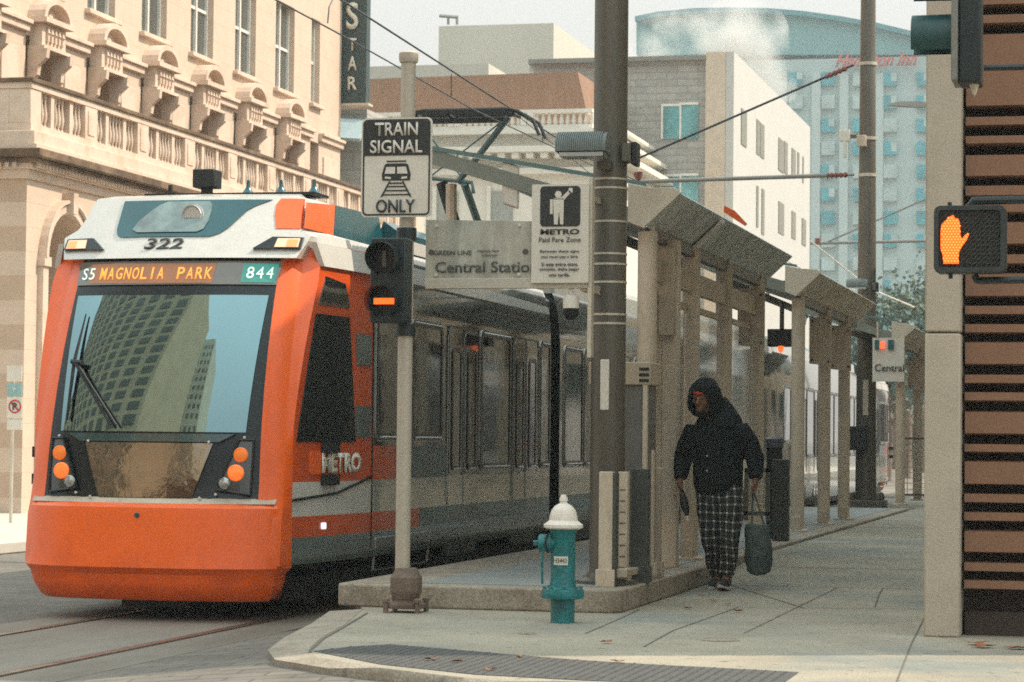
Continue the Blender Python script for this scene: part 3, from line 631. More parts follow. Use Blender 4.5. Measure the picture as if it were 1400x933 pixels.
# two-aspect train signal head
sh = thing('train_signal', 'black two lens train signal with a lit orange horizontal bar under a round hood', 'traffic light', (-5.27, SY-.25, 2.12))
q = MB().box(-5.40,-5.13,SY-.26,SY-.07,2.12,2.74); hb = q.build('housing', blackg, sh, bevel=.012)
for zc, lit in ((2.585,0),(2.275,1)):
    X_ = -5.285
    q = MB(); rr = .118; ns = 22
    rings = []
    for yv, cut in ((SY-.26,0),(SY-.42,1)):
        rings.append([(X_+rr*math.cos(R(-65+310*k/ns)), yv+(.06*(1-math.sin(R(-65+310*k/ns)))/2 if cut else 0), zc+rr*math.sin(R(-65+310*k/ns))) for k in range(ns+1)])
    a, b_ = rings
    vv = a+b_+[(X_+(x-X_)*.94, y, zc+(z-zc)*.94) for x, y, z in a]+[(X_+(x-X_)*.94, y, zc+(z-zc)*.94) for x, y, z in b_]; m_ = ns+1
    # turn so the gap is at the bottom
    M = Matrix.Rotation(R(-5), 3, 'Y')
    q.v = [tuple(Vector((X_,0,zc)) + Matrix.Rotation(R(0), 3, 'Y') @ (Vector(p)-Vector((X_,0,zc)))) for p in vv]
    for i in range(ns):
        q.face((i, i+1, m_+i+1, m_+i)); q.face((2*m_+i, 3*m_+i, 3*m_+i+1, 2*m_+i+1)); q.face((m_+i, m_+i+1, 3*m_+i+1, 3*m_+i))
    # rotate opening downward
    for i, p in enumerate(q.v):
        v = Vector(p)-Vector((X_,0,zc)); v = Matrix.Rotation(R(-65-25), 3, 'Y') @ v if False else v; q.v[i] = tuple(v+Vector((X_,0,zc)))
    q.build('visor', blackg, sh)
    q = MB().lathe([(0,0),(.10,0),(.10,.02),(0,.022)], (0,0,0), 24); q.v = [tuple(Matrix.Rotation(R(90), 4, 'X') @ Vector(v)+Vector((X_,SY-.25,zc))) for v in q.v]
    ls = q.build('lens', mask, sh)
    if lit:
        MB().box(X_-.075,X_+.075,SY-.29,SY-.268,zc-.022,zc+.022).build('lit_bar', mat('signal_orange', (1,.15,.02), .4, emit=(1,.11,.012), es=1.1), ls)
    else: MB().box(X_-.014,X_+.014,SY-.29,SY-.268,zc-.06,zc+.06).build('unlit_bar', mat('unlit_bar', (.10,.10,.09), .4), ls)
for za in (2.74, 2.03): MB().tube([(-5.20,SY,za),(-5.20,SY,za+.09)], .075, 16).build('mounting_collar', blackg, sh)

# ================================================================== BIG POLE with floodlight, fare sign, station sign, dome camera
PX, PY = -3.925, 19.45
bpz = thing('catenary_pole', 'thick dark bronze pole with banded straps near the walking man', 'pole', (PX, PY, .17), group='overhead line poles')
shf = pole('shaft', dkpole, PX, PY, .17, 8.2, .135, bpz, 28, .128)
for z in (3.30,3.23,2.97,2.72,2.64,2.50,2.25,2.18): MB().tube([(PX,PY,z-.008),(PX,PY,z+.008)], .1385, 28).build('strap', steel, bpz)
MB().box(PX-.035,PX+.035,PY-.147,PY-.130,1.51,1.90).build('pole_number_plate', signw, bpz, bevel=.01)
MB().lathe([(.24,0),(.24,.03),(.16,.05),(.15,.09),(0,.09)], (PX,PY,.17), 24).build('base_collar', dkpole, bpz)
fl = thing('floodlight', 'grey ribbed half round floodlight strapped to the thick dark pole', 'floodlight', (PX-.1, PY-.2, 3.62))
q = MB(); pr = [(-.0,0),(.30,0),(.34,.06),(.33,.14),(.28,.19),(.06,.20),(.0,.14)]
hx = lambda x: PX-.30+x
for i in range(22):
    x0_ = -.03+i*.0165
    q.loft([[(hx(x_), PY-.50+y_*.98, 3.455+z_) for y_, z_ in ((0,.02),(0,.09),(.03,.14),(.09,.175),(.17,.18),(.24,.16),(.26,.10),(.26,.0))] for x_ in (x0_, x0_+.010)])
q.loft([[(hx(x_), PY-.495+y_*.96, 3.455+z_) for y_, z_ in ((0,.02),(0,.085),(.03,.13),(.09,.165),(.17,.17),(.24,.15),(.255,.10),(.255,.0))] for x_ in (-.03, .36)])
q.build('housing', mat('floodlight_paint', (.15,.175,.165), .55, .3, .2, 6), fl)
MB().box(hx(.0),hx(.34),PY-.49,PY-.25,3.435,3.465).build('glass', mat('flood_glass', (.4,.42,.4), .1, 0, .1, 5, coat=1), fl)
q = MB().box(PX-.05,PX+.05,PY-.26,PY-.12,3.36,3.42); q.box(PX+.12,PX+.19,PY-.15,PY+.05,3.43,3.57); q.build('bracket', dkpole, fl)
q = MB().box(PX+.19,PX+.23,PY-.14,PY+.04,3.40,3.58); q.build('control_box', blackm, fl, bevel=.01)

# hanging platform signs, fixed to the pole
fs = thing('fare_zone_sign', 'white paid fare zone sign with a black square pictogram of a figure raising a ticket', 'sign', (-4.17, PY-.22, 2.83))
fx0, fx1, fz0, fz1, FY = -4.395, -3.955, 2.46, 3.205, 18.80
signface([(fx0,fz0),(fx1,fz0),(fx1,fz1),(fx0,fz1)], FY, .02, 'sign_plate', signw, fs)
fcx = (fx0+fx1)/2
pk = signface(rrect(fcx-.155,fcx+.155,2.885,3.19,.03), FY-.004, .004, 'pictogram', signk, fs)
def FF(pr, nm='pictogram_figure', d=.008, m=signw): return signface([(fcx+a, b) for a, b in pr], FY-d, .004, nm, m, fs)
FF([(-.06,3.09),(.02,3.09),(.03,3.085),(.085,3.145),(.065,3.158),(.015,3.11),(-.04,3.10)])
FF([(-.055,3.095),(.028,3.095),(.026,2.90),(.002,2.90),(-.008,3.0),(-.018,2.90),(-.045,2.90)]); FF([(-.078,3.09),(-.058,3.09),(-.056,2.98),(-.078,2.98)])
FF([(-.015+.026*math.cos(R(a)), 3.128+.026*math.sin(R(a))) for a in range(0,360,30)]); FF([(.065,3.14),(.095,3.14),(.095,3.175),(.065,3.175)])
FT = lambda b_, h, z, wdt, bold=0.: text('lettering', b_, h, (fcx, FY-.006, z), FR, FU, signk, fs, width=wdt, bold=bold, depth=.003)
FT('METRO', .042, 2.845, .30, .03); FT('Paid Fare Zone', .036, 2.785, .32)
FT('Between these signs', .026, 2.695, .30, .008); FT('you must pay a fare.', .026, 2.655, .29, .008); FT('Si esta entre estos', .026, 2.60, .28, .008); FT('carteles, debe pagar', .026, 2.56, .31, .008); FT('una tarifa.', .026, 2.52, .16, .008)
cs = thing('station_name_sign', 'translucent weathered station name sign hanging left of the fare zone sign', 'sign', (-4.8, PY-.2, 2.7))
CY = 18.84; cx0, cx1 = -5.235, -4.40
frost = mat('frosted_sign', (.40,.39,.33), .25, 0, .35, 3.2, .1, 6, coat=.6, grime_or_shade=(.22,.23,.2), gscale=2.2, gfac=.7, stretch=(1.8,1,.5))
signface([(cx0,2.50),(cx1,2.50),(cx1,2.93),(cx0,2.95)], CY, .02, 'sign_panel', frost, cs)
q = MB().prism([(cx0,CY-.01,2.42),(fx1,CY-.01,2.42),(fx1,CY-.01,2.50),(cx0,CY-.01,2.50)], (0,.05,0)); q.build('lower_frame', mat('sign_frame_cream', (.50,.46,.38), .5, .1, .1, 3), cs, bevel=.005)
text('lettering', 'Central Station', .085, (-4.755, CY-.006, 2.585), FR, FU, mat('sign_ink', (.07,.07,.06), .5), cs, width=.80, bold=.012, depth=.003)
text('lettering', 'GREEN LINE', .036, (-5.02, CY-.006, 2.695), FR, FU, MC['sign_ink'], cs, width=.30, depth=.003, bold=.01)
text('lettering', 'Magnolia Park', .022, (-4.74, CY-.006, 2.705), FR, FU, MC['sign_ink'], cs, width=.17, depth=.003); text('lettering', 'to Downtown', .018, (-4.73, CY-.006, 2.675), FR, FU, MC['sign_ink'], cs, width=.12, depth=.003)
for x_ in (-5.19, -4.45):
    signface([(x_-.0+.022*math.cos(R(a)), 2.70+.022*math.sin(R(a))) for a in range(0,360,30)], CY-.005, .004, 'line_badge', MC['sign_ink'], cs)
for x_ in (-5.15, -4.5):
    for z_ in (2.525, 2.90):
        q = MB().lathe([(.014,0),(.014,.012),(0,.016)], (0,0,0), 10); q.v = [tuple(Matrix.Rotation(R(90), 4, 'X') @ Vector(v)+Vector((x_,CY,z_))) for v in q.v]; q.build('bolt', steel, cs)
q = MB().box(-4.03,-3.97,18.86,PY,2.40,2.46); q.box(-4.03,-3.97,18.86,PY,3.10,3.14); q.box(-3.965,-3.935,18.83,18.92,1.9,3.25); q.build('bracket', steel, cs)
dc = thing('dome_camera', 'small cream security dome camera with black bubble under the station sign', 'security camera', (-4.12, PY-.17, 2.35))
MB().lathe([(.0,.12),(.015,.12),(.02,.06),(.05,.045),(.062,.02),(.062,-.05),(0,-.05)][::-1], (-4.10,18.87,2.32), 18).build('housing', signw, dc)
MB().lathe([(.0,-.14),(.03,-.133),(.05,-.11),(.058,-.08),(.058,-.045),(0,-.045)], (-4.10,18.87,2.32), 18).build('bubble', mask, dc)

# ================================================================== SHELTERS
corr = mat('corrugated_grey', (.60,.62,.60), .5, .3, .25, 6, .1, 20, grime_or_shade=(.25,.25,.24), gscale=4, gfac=.5)
corr2 = mat('corrugated_pale', (.68,.62,.51), .5, .3, .25, 6, .1, 20, grime_or_shade=(.26,.23,.18), gscale=4, gfac=.7)
shglass = mat('shelter_glass', (.92,.96,.95), .02, 0, .02, 2, 0, 3, trans=1.)
def wing(mb, p0, p1, y0, y1, step=.11, th=.012, amp=.022):
    """corrugated sheet between line p0(x,z) and p1(x,z), ribs running from p0 to p1"""
    n_ = int((y1-y0)/step*2); d = Vector((p1[0]-p0[0], 0, p1[1]-p0[1])).normalized(); nn = Vector((-d.z, 0, d.x))
    r1, r2 = [], []
    for i in range(n_+1):
        y = y0+(y1-y0)*i/n_; a = amp if (i//1) % 2 else 0
        r1.append((Vector((p0[0], y, p0[1]))+nn*a)); r2.append((Vector((p1[0], y, p1[1]))+nn*a))
    mb.loft([[a, b, b+nn*th, a+nn*th] for a, b in zip(r1, r2)])
def shelter(label, posts, y0, y1, near_plate, wx, extra, m_sheet, left=1.85, lz=.62):
    r = thing('platform_shelter', label, 'shelter', (-4.0, posts[0], .17), group='butterfly roofed platform shelters')
    X = -4.0
    for i, Y in enumerate(posts):
        p = pole('post', beige, X, Y, .17, 3.06, .085, r, 20)
        MB().lathe([(.14,0),(.14,.02),(.10,.035),(0,.035)], (X,Y,.17), 20).build('post_base', beige, p)
        MB().box(X-.06,X+.06,Y-.115,Y-.075,.20,.36).build('junction_box', beige2, p, bevel=.005)
    # beams
    q = MB().box(X-.04,X+.04,y0+.25,y1-.2,3.0,3.10); q.box(X-.9,X-.82,y0+.25,y1-.2,3.22,3.30); q.build('roof_beam', dkpole, r)
    q = MB(); wing(q, (X+.02, 3.09), (X+wx, 3.09+wx*.88), y0, y1); q.build('roof_sheet', m_sheet, r, smooth=False)
    q = MB(); wing(q, (X-left, 3.09+lz), (X-.02, 3.09), y0+.08, y1); q.build('roof_sheet', corr, r, smooth=False)
    q = MB().prism([(X-.14,y0-.02,3.13),(X,y0-.02,3.075),(X+.02,y0-.02,3.10),(X+wx+.01,y0-.02,3.10+wx*.88),(X+wx-.05,y0-.02,3.14+wx*.9),(X+.05,y0-.02,3.42),(X-.14,y0-.02,3.46)], (0,.04,0)); q.build('gusset_plate', steel, r, bevel=.004)
    q = MB().prism([(X-left-.02,y0,3.09+lz-.06),(X-.1,y0,3.11),(X-.1,y0,3.25),(X-left-.02,y0,3.12+lz+.04)], (0,.06,0)); q.build('end_beam', mat('fascia_green', (.20,.22,.19), .5, .2, .15, 3), r)
    MB().prism([(X-left-.03,y0-.01,3.11+lz+.04),(X+.0,y0-.01,3.44),(X+.0,y0-.01,3.47),(X-left-.03,y0-.01,3.13+lz+.06)], (0,.08,0)).build('end_trim', mat('trim_teal', (.12,.20,.20), .4, .2), r)
    for yy in posts: MB().box(X+.03, X+.06, yy-.03, yy+.03, 2.9, 3.2).build('roof_bracket', steel, r)
    Y0 = (posts[0]+posts[-1])/2
    # joint cover strip on the right wing
    if extra:
        yj = y0+(y1-y0)*.30
        q = MB().prism([(X+.02,yj,3.072),(X+wx+.005,yj,3.072+wx*.88),(X+wx+.005,yj,3.04+wx*.88),(X+.02,yj,3.04)], (0,.16,0)); q.build('joint_strip', white, r)
    # screens between the posts
    for a_, c_ in list(zip(posts, posts[1:])):
        if extra and c_-a_ < 3.6:
            q = MB().box(X-.05,X-.035,a_+.12,c_-.12,.75,2.5); g = q.build('glass_screen', shglass, r)
            q = MB().box(X-.06,X-.02,a_+.1,c_-.1,2.5,2.56); q.box(X-.06,X-.02,a_+.1,c_-.1,.70,.75); q.build('screen_rail', beige2, g)
        if extra: q = MB().box(X-.03,X+.03,a_+.1,c_-.1,2.66,2.86); q.build('cross_beam', beige2, r, bevel=.008) if extra else None
    for k, yy in enumerate(posts[1:] if not extra else posts[-1:]):
        q = MB().prism([(X-.17,yy-.30,2.33),(X+.13,yy-.30,2.30),(X+.13,yy-.30,2.93),(X-.17,yy-.30,2.96)], (0,.02,0))
        pn = q.build('panel_plate', beige2, r, bevel=.004)
        q = MB()
        for bx, bz in ((-.13,2.38),(.09,2.36),(-.13,2.9),(.09,2.88)): q.box(X+bx-.012,X+bx+.012,yy-.315,yy-.30,bz-.012,bz+.012)
        q.build('bolt', blackm, pn)
    return r
s1 = shelter('nearest beige posted shelter with dark grey upswept corrugated wing, behind the thick pole', [21.47, 23.72, 25.72, 28.07], 21.3, 28.75, True, .31, True, corr)
# a paired inner channel beside the first post
q = MB().box(-4.0,-3.86,22.2,22.34,.17,3.05); q.box(-4.07,-4.0,22.22,22.3,.17,3.05); q.build('post', beige, s1, bevel=.006)
q = MB().box(-4.02,-3.88,22.1,22.18,2.2,2.98); q.build('junction_box', beige2, s1, bevel=.008)
q = MB().prism([(-5.25,21.35,3.30),(-5.1,21.35,3.25),(-5.1,21.35,3.62),(-5.25,21.35,3.68)], (0,-.04,0)); q.build('bracket_plate', signw, s1, bevel=.02)
MB().tube([AY(604,250,21.9), AY(634,345,21.9)], .055, 6).build('roof_strut', blackm, s1); MB().tube([AY(617,252,21.8), AY(617,330,21.8)], .05, 8).build('roof_strut', beige, s1)

s2 = shelter('middle platform shelter whose pale ribbed wing ends at the distant dark pole', [31.72, 34.54, 37.0], 31.5, 38.6, True, .30, False, corr2)
s3 = shelter('farthest platform shelter beyond the distant dark pole, partly behind the concrete pier', [46.34, 50.26, 53.26], 46.1, 55.5, True, .28, False, corr2)
ofn = MB().prism([(-4.05,25.05,3.62),(-3.93,25.05,3.62),(-3.90,25.4,3.38),(-3.70,25.6,3.33),(-4.0,25.1,3.40)], (0,.03,0))
p1, p2, p3, p4 = AY(990,281,26), AY(1004,288,26.2), AY(1021,306,26.5), AY(992,296,26)
q = MB().prism([p1, p2, p3, AY(1018,309,26.4), AY(989,290,26)], (0,.06,0)); tag(q.build('marker_fin', mat('marker_orange', (.95,.13,.01), .4), None, bevel=.004), 'small orange fin standing on the edge of the nearest shelter roof', 'marker')

# ================================================================== THINGS ON THE PLATFORM
tk = thing('ticket_machine', 'tall ticket machine with slotted beige hood, half hidden behind the thick dark pole', 'ticket machine', (-4.0, 20.2, .17))
TYm = 20.0
MB().box(-4.16,-3.72,TYm,TYm+.4,.20,1.72).build('cabinet', mat('machine_grey', (.16,.155,.14), .5, .2, .2, 4), tk, bevel=.01)
hd = MB().box(-4.19,-3.69,TYm-.03,TYm+.43,1.72,1.90).build('hood', mat('machine_beige', (.44,.36,.26), .6, 0, .1, 4), tk, bevel=.008)
q = MB()
for z in (1.755,1.80,1.845):
    for xa in (-4.165,-3.78): q.box(xa,xa+.08,TYm-.036,TYm-.02,z-.012,z+.012)
q.build('vent_slots', blackm, hd)
q = MB().box(-4.17,-4.13,TYm-.03,TYm+.02,.2,1.72); q.box(-4.10,-4.07,TYm-.03,TYm+.02,.2,1.72); q.box(-3.75,-3.715,TYm-.03,TYm+.02,.2,1.72); q.build('edge_trim', beige, tk)
MB().box(-4.12,-3.95,TYm-.012,TYm,.5,1.1).build('lower_screen', mat('machine_blue', (.03,.05,.09), .2, coat=.7), tk)
MB().box(-4.22,-3.68,TYm-.06,TYm+.46,.17,.21).build('plinth', kerbc, tk)

# short steel stanchions in front of the pole
def stanchion(px0, px1, top, Y, label, kind):
    a, b_ = AY(px0, top, Y), AY(px1, top, Y); x0_, x1_, z1_ = a.x, b_.x, a.z
    r = thing('steel_stanchion', label, 'bollard', ((x0_+x1_)/2, Y, .17), group='short stanchions around the thick dark pole')
    mm = {'cream': beige, 'slot': beige, 'dark': mat('stanchion_dark', (.06,.065,.055), .5, .2, .2, 4), 'brown': beige2}[kind]
    MB().box(x0_,x1_,Y,Y+.09,.17,z1_).build('upright', mm, r, bevel=.006)
    if kind == 'slot':
        q = MB(); z = .3
        while z < z1_-.06: q.box(x0_+.015,x1_-.015,Y-.004,Y+.01,z,z+.008); z += .085
        q.build('slots', mat('slot_dark', (.10,.07,.045), .8), r)
    if kind == 'cream': MB().box(x1_+.001,x1_+.025,Y+.0,Y+.12,.17,z1_-.01).build('side_channel', mat('stanchion_dark', (.06,.065,.055), .5), r)
    MB().box(x0_-.02,x1_+.02,Y-.01,Y+.1,.17,.30).build('foot', mm, r, bevel=.004)
stanchion(819,838,645,19.05, 'flat cream steel stanchion nearest the hydrant', 'cream')
stanchion(845,858,645,19.35, 'narrow slotted beige stanchion beside the cream one', 'slot')
stanchion(863,886,641,19.7, 'wide dark flat stanchion between the slotted ones', 'dark')
stanchion(886,893,616,20.2, 'thin taller slotted stanchion behind the dark one', 'slot')
stanchion(893,903,640,20.5, 'brown stanchion nearest the shelter post', 'brown')
q = MB().box(-3.93,-3.70,19.12,19.2,.24,.30); q.box(-3.80,-3.72,19.2,20.7,.24,.29); tag(q.build('stanchion_rail', beige2, None, bevel=.004), 'low steel rail linking the feet of the short stanchions', 'rail')

def bollard_post(px, top, Y, label, w_=.2, capc=None):
    a = AY(px, top, Y); r = thing('waste_bin', label, 'bin', (a.x, Y, .17), group='dark platform bins')
    MB().lathe([(w_*.5,0),(w_*.5,.03),(w_*.46,.05),(w_*.46,a.z-.17-.12),(0,a.z-.17-.12)], (a.x,Y,.17), 20).build('drum', blackm, r)
    MB().lathe([(w_*.52,-.12),(w_*.52,-.02),(w_*.44,0),(0,.004)], (a.x,Y,a.z), 20).build('lid', mat('bin_lid', (.10,.12,.14), .4, .3), r)
bollard_post(1059,598,29.2, 'dark cylindrical bin between the man and the round shelter posts', .2)
q = MB().box(AY(1056,630,28.6).x, AY(1078,630,28.6).x, 28.6, 28.75, .17, AY(1060,628,28.6).z); tag(q.build('control_cabinet', mat('cabinet_dark', (.05,.055,.05), .5, .2), None, bevel=.01), 'narrow dark upright cabinet in front of the cylindrical bin', 'cabinet')
# mesh railing behind the man
def railing(px0, px1, top, bot, Y, label, cols, rows, m):
    a, b_ = AY(px0, top, Y), AY(px1, bot, Y)
    r = thing('mesh_railing', label, 'railing', ((a.x+b_.x)/2, Y, b_.z), group='wire mesh railings'); w_ = b_.x-a.x
    q = MB()
    for i in (0, 1): q.box(a.x+i*(w_-.04), a.x+i*(w_-.04)+.04, Y-.02, Y+.02, b_.z, a.z)
    q.box(a.x, b_.x, Y-.02, Y+.02, a.z-.04, a.z); q.box(a.x, b_.x, Y-.02, Y+.02, b_.z+.05, b_.z+.09); q.build('frame', m, r)
    q = MB()
    for i in range(1, cols): x = a.x+w_*i/cols; q.tube([(x,Y,b_.z+.07),(x,Y,a.z-.02)], .007, 5)
    for i in range(1, rows): z = b_.z+.07+(a.z-b_.z-.1)*i/rows; q.tube([(a.x,Y,z),(b_.x,Y,z)], .007, 5)
    q.build('wire_mesh', steel, r)
railing(1018,1052,640,712,26.5, 'small wire mesh railing directly behind the walking man', 5, 9, dkpole)
railing(1225,1272,598,682,50.0, 'tall wire mesh railing under the farthest shelter', 6, 10, dkpole)
# info display hanging, dark
a, b_ = AY(1049,450,33), AY(1086,474,33); hs = thing('hanging_display', 'black hanging departure display seen between the shelter posts', 'display', (a.x,33,b_.z))
MB().box(a.x,b_.x+.1,33,33.2,b_.z,a.z).build('case', blackm, hs, bevel=.01); MB().tube([((a.x+b_.x)/2,33.1,a.z),((a.x+b_.x)/2,33.1,3.1)], .03, 8).build('stem', dkpole, hs)
MB().lathe([(0,-.09),(.03,-.06),(.045,0),(0,.01)], ((a.x+b_.x)/2,33.0,b_.z), 10).build('warning_lamp', mat('lamp_red_orange', (.8,.12,.03), .4, emit=(1,.15,.03), es=.8), hs)

# ================================================================== HYDRANT
hy = thing('fire_hydrant', 'teal fire hydrant with a white domed bonnet on the pavement corner', 'fire hydrant', (-3.86,17.56,0))
ht = mat('hydrant_teal', (.0,.155,.165), .45, 0, .22, 9, .45, 35, coat=.2, grime_or_shade=(.01,.055,.055), gscale=7, gfac=.8)
hwm = mat('hydrant_white', (.72,.66,.58), .5, 0, .08, 8, .25, 30, grime_or_shade=(.45,.38,.3), gscale=7, gfac=.4)
hx_, hy_ = -3.855, 17.56
MB().lathe([(.084,0),(.084,.16),(.098,.165),(.145,.17),(.15,.185),(.15,.215),(.145,.235),(.105,.24),(.094,.25),(.086,.30),(.086,.62),(.098,.64),(.10,.66),(0,.66)], (hx_,hy_,0), 32).build('barrel', ht, hy)
MB().lathe([(.125,.655),(.138,.665),(.138,.685),(.118,.70),(.10,.715),(.098,.745),(.085,.785),(.062,.815),(.035,.83),(.025,.835),(.025,.845),(.03,.85),(.028,.87),(.015,.895),(0,.895)], (hx_,hy_,0), 32).build('bonnet', hwm, hy)
q = MB()
for k in range(8): q.lathe([(.012,0),(.012,.02),(0,.024)], (hx_+.128*math.cos(k*PI/4+.3), hy_+.128*math.sin(k*PI/4+.3), .234), 6)
q.build('flange_bolts', ht, hy)
def noz(d, l, r_, z, nm, sec=6):
    d = Vector(d).normalized(); c = Vector((hx_, hy_, z)); q = MB()
    q.tube([c, c+d*(l*.55), c+d*(l*.55), c+d*(l*.62), c+d*(l*.62), c+d*l, c+d*(l+.012)], [r_*.85, r_*.85, r_*1.12, r_*1.12, r_, r_, r_*.8], 18)
    q.tube([c+d*l, c+d*(l+.045)], .018, 5); return q.build(nm, ht, hy)
noz((-1,-.25,0), .165, .062, .555, 'side_nozzle'); 
q = MB().tube([(hx_-.10,hy_-.045,.615),(hx_-.105,hy_-.09,.59),(hx_-.105,hy_-.10,.54),(hx_-.10,hy_-.05,.49)], .008, 6); q.build('black_strap', blackm, hy)
q = MB().tube([(hx_-.135,hy_-.05,.50),(hx_-.14,hy_-.05,.4),(hx_-.138,hy_-.04,.27)], .009, 6); q.build('chain', ht, hy)
q = MB(); q.loft([[(hx_+.0885*math.cos(R(a)), hy_+.0885*math.sin(R(a)), z) for a in range(235,306,10)] for z in (.405,.465)], cap=False, closed=False); q.build('number_label', signw, hy)
text('lettering', 'H3443', .032, (hx_-.0,hy_-.092,.437), FR, FU, signk, hy, width=.095, depth=.002)

# ================================================================== RIGHT BUILDING with louvres and concrete pier
lb = thing('louvred_building', 'building of brown metal louvres behind a tall pale concrete pier on the right', 'building', (3,17.3,0))
pier = mat('pier_concrete', (.45,.39,.31), .85, 0, .07, 2, .2, 70, grime_or_shade=(.3,.24,.18), gscale=5, gfac=.3)
XR = -1.09
q = MB().box(-1.325,XR,17.2,17.7,0,2.012); q.box(-1.325,XR,17.2,17.7,2.024,8.6); q.build('pier', pier, lb, bevel=.012)
# the pier carries on in a slightly recessed joint
MB().box(-1.30,XR-.02,17.23,17.68,0.0,8.5).build('pier_core', mat('pier_joint', (.2,.16,.12), .9), lb)

lv = mat('louvre_brown', (.25,.13,.075), .5, .15, .12, 2, .08, 30, grime_or_shade=(.13,.07,.05), gscale=2, gfac=.5)
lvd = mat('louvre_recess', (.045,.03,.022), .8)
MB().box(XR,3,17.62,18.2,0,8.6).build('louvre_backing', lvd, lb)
# louvre slats: wide and narrow pattern read from the facade
edges = [(-60,-30),(-16,7),(22,32),(47,145),(161,171),(187,196),(212,241),(255,267),(280,290),(304,334),(349,360),(374,405),(419,429),(444,454),(468,498),(513,523),(537,547),(563,593),(608,617),(631,662),(676,686),(701,711),(726,755),(770,780),(794,804)]
q = MB()
for a, b_ in edges:
    a, b_ = a-1.5, b_+1.5
    z1_, z0_ = AY(1330,a,17.35).z, AY(1330,b_,17.35).z
    if b_-a > 25: q.loft([[(x,17.42,z0_), (x,17.36,z0_+.01), (x,17.36,z1_-.01), (x,17.42,z1_), (x,17.64,z1_), (x,17.64,z0_)] for x in (XR+.02, 3)])
    else: q.loft([[(x,17.52,z0_-.01), (x,17.34,z0_+.005), (x,17.34,z1_-.005), (x,17.52,z1_)] for x in (XR+.02, 3)])
z = 4.6
while z < 8.3: q.box(XR+.02,3,17.38,17.6,z,z+.16); z += .27
q.build('louvre_slats', lv, lb, smooth=False)
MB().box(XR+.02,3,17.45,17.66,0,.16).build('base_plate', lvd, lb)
# street side and mass of the building
q = MB().box(-1.32,3,17.72,78,0,8.5); q.build('wall', mat('side_wall_tan', (.50,.40,.28), .8, 0, .15, 1, .1, 20), lb)
q = MB()
for k in range(15):
    y = 20+k*3.9; q.box(-1.38,-1.31,y,y+.7,0,8.4)
q.build('pilaster', pier, lb)
for k in range(15):
    y = 21+k*3.9
    for z in (.5, 4.2): MB().box(-1.345,-1.315,y,y+2.3,z,z+2.4).build('window', mat('dark_window', (.012,.016,.017), .08, coat=1, spec=1), lb)

# traffic signal heads from a pole just outside the frame
tp_ = thing('signal_pole', 'dark teal street corner pole with arms, standing just right of view', 'pole', (-.25,14,0))
pole('shaft', blackg, -.28, 14.05, 0, 4.6, .07, tp_)
def HP(px, py, Y=14.): return AY(px, py, Y)
ya = HP(1345,93); q = MB().tube([ya, HP(1400,92), (-.28,14.05,ya.z)], .017, 8); q.build('bracket_arm', blackg, tp_)
yb = HP(1330,275); q = MB().tube([HP(1328,300), HP(1328,279), yb, (-.28,14.05,yb.z+.01)], .022, 8); q.build('bracket_arm', blackg, tp_)
yc = HP(1340,384); q = MB().tube([HP(1332,376), HP(1336,384), yc, (-.28,14.05,yc.z+.01)], .02, 8); q.build('bracket_arm', blackg, tp_)
ts = thing('traffic_signal', 'dark green traffic light seen side on at the top right, deep hoods pointing left', 'traffic light', (-1.0,14,3.2))
a = HP(1312,-60); b_ = HP(1342,116); q = MB().box(a.x,b_.x,13.9,14.15,b_.z,a.z); q.build('housing', blackg, ts, bevel=.012)
q = MB().box(a.x-.035,a.x,13.86,14.19,b_.z+.01,a.z); q.build('housing_rim', mat('rim_grey', (.22,.22,.2), .5, .3), ts, bevel=.006)
for yc_, tall in ((50,1), (-24,1)):
    c0 = HP(1308, yc_); L0 = HP(1247, yc_+2)
    q = MB(); ns = 20; rr = .125; rings = []
    for xx, s_ in ((c0.x, 1.), (L0.x, .98)):
        rings.append([(xx, 14.02+rr*s_*math.cos(R(-40+260*k/ns)), c0.z-.0+rr*s_*math.sin(R(-40+260*k/ns))) for k in range(ns+1)])
    vv = rings[0]+rings[1]; k0 = ns+1; q.v = vv+[(x, 14.02+(y-14.02)*.95, c0.z+(z-c0.z)*.95) for x, y, z in vv]
    for i in range(ns): q.face((i, i+1, k0+i+1, k0+i)); q.face((2*k0+i, 3*k0+i, 3*k0+i+1, 2*k0+i+1)); q.face((k0+i, k0+i+1, 3*k0+i+1, 3*k0+i))
    q.build('hood', mat('signal_green', (.012,.06,.06), .45, 0, .15, 6), ts)
    MB().tube([(c0.x-.01,14.02,c0.z), (c0.x+.03,14.02,c0.z)], .115, 20).build('lens', mat('red_lens_off', (.06,.02,.015), .2, coat=.8), ts)
c0 = HP(1332,120); MB().lathe([(0,-.05),(.012,-.03),(.02,0),(.03,.02),(0,.02)], (c0.x,14.0,c0.z), 8).build('bottom_bolt', steel, ts)
# pedestrian signal
pd = thing('pedestrian_signal', 'square black pedestrian signal with a lit orange raised hand beside the louvres', 'pedestrian signal', (-.82,14,2.14))
A, B = HP(1278,283), HP(1376,374)
q = MB().prism([(x, 13.93, z) for x, z in rrect(A.x, B.x, B.z, A.z, .035)], (0,.16,0)); q.build('case', blackg, pd, bevel=.006)
q = MB(); po = rrect(A.x+.004,B.x-.004,B.z+.004,A.z-.004,.032); pi = rrect(A.x+.028,B.x-.028,B.z+.028,A.z-.028,.02); k = len(po)
q.v = [(x, 13.90, z) for x, z in po]+[(x, 13.90, z) for x, z in pi]+[(x, 13.935, z) for x, z in po]+[(x, 13.935, z) for x, z in pi]
for i in range(k):
    j = (i+1) % k
    q.face((i,j,k+j,k+i)); q.face((i,2*k+i,2*k+j,j)); q.face((k+i,k+j,3*k+j,3*k+i))
q.build('frame', mat('ped_frame', (.03,.04,.04), .4, 0, .3, 10, .1, 40), pd)
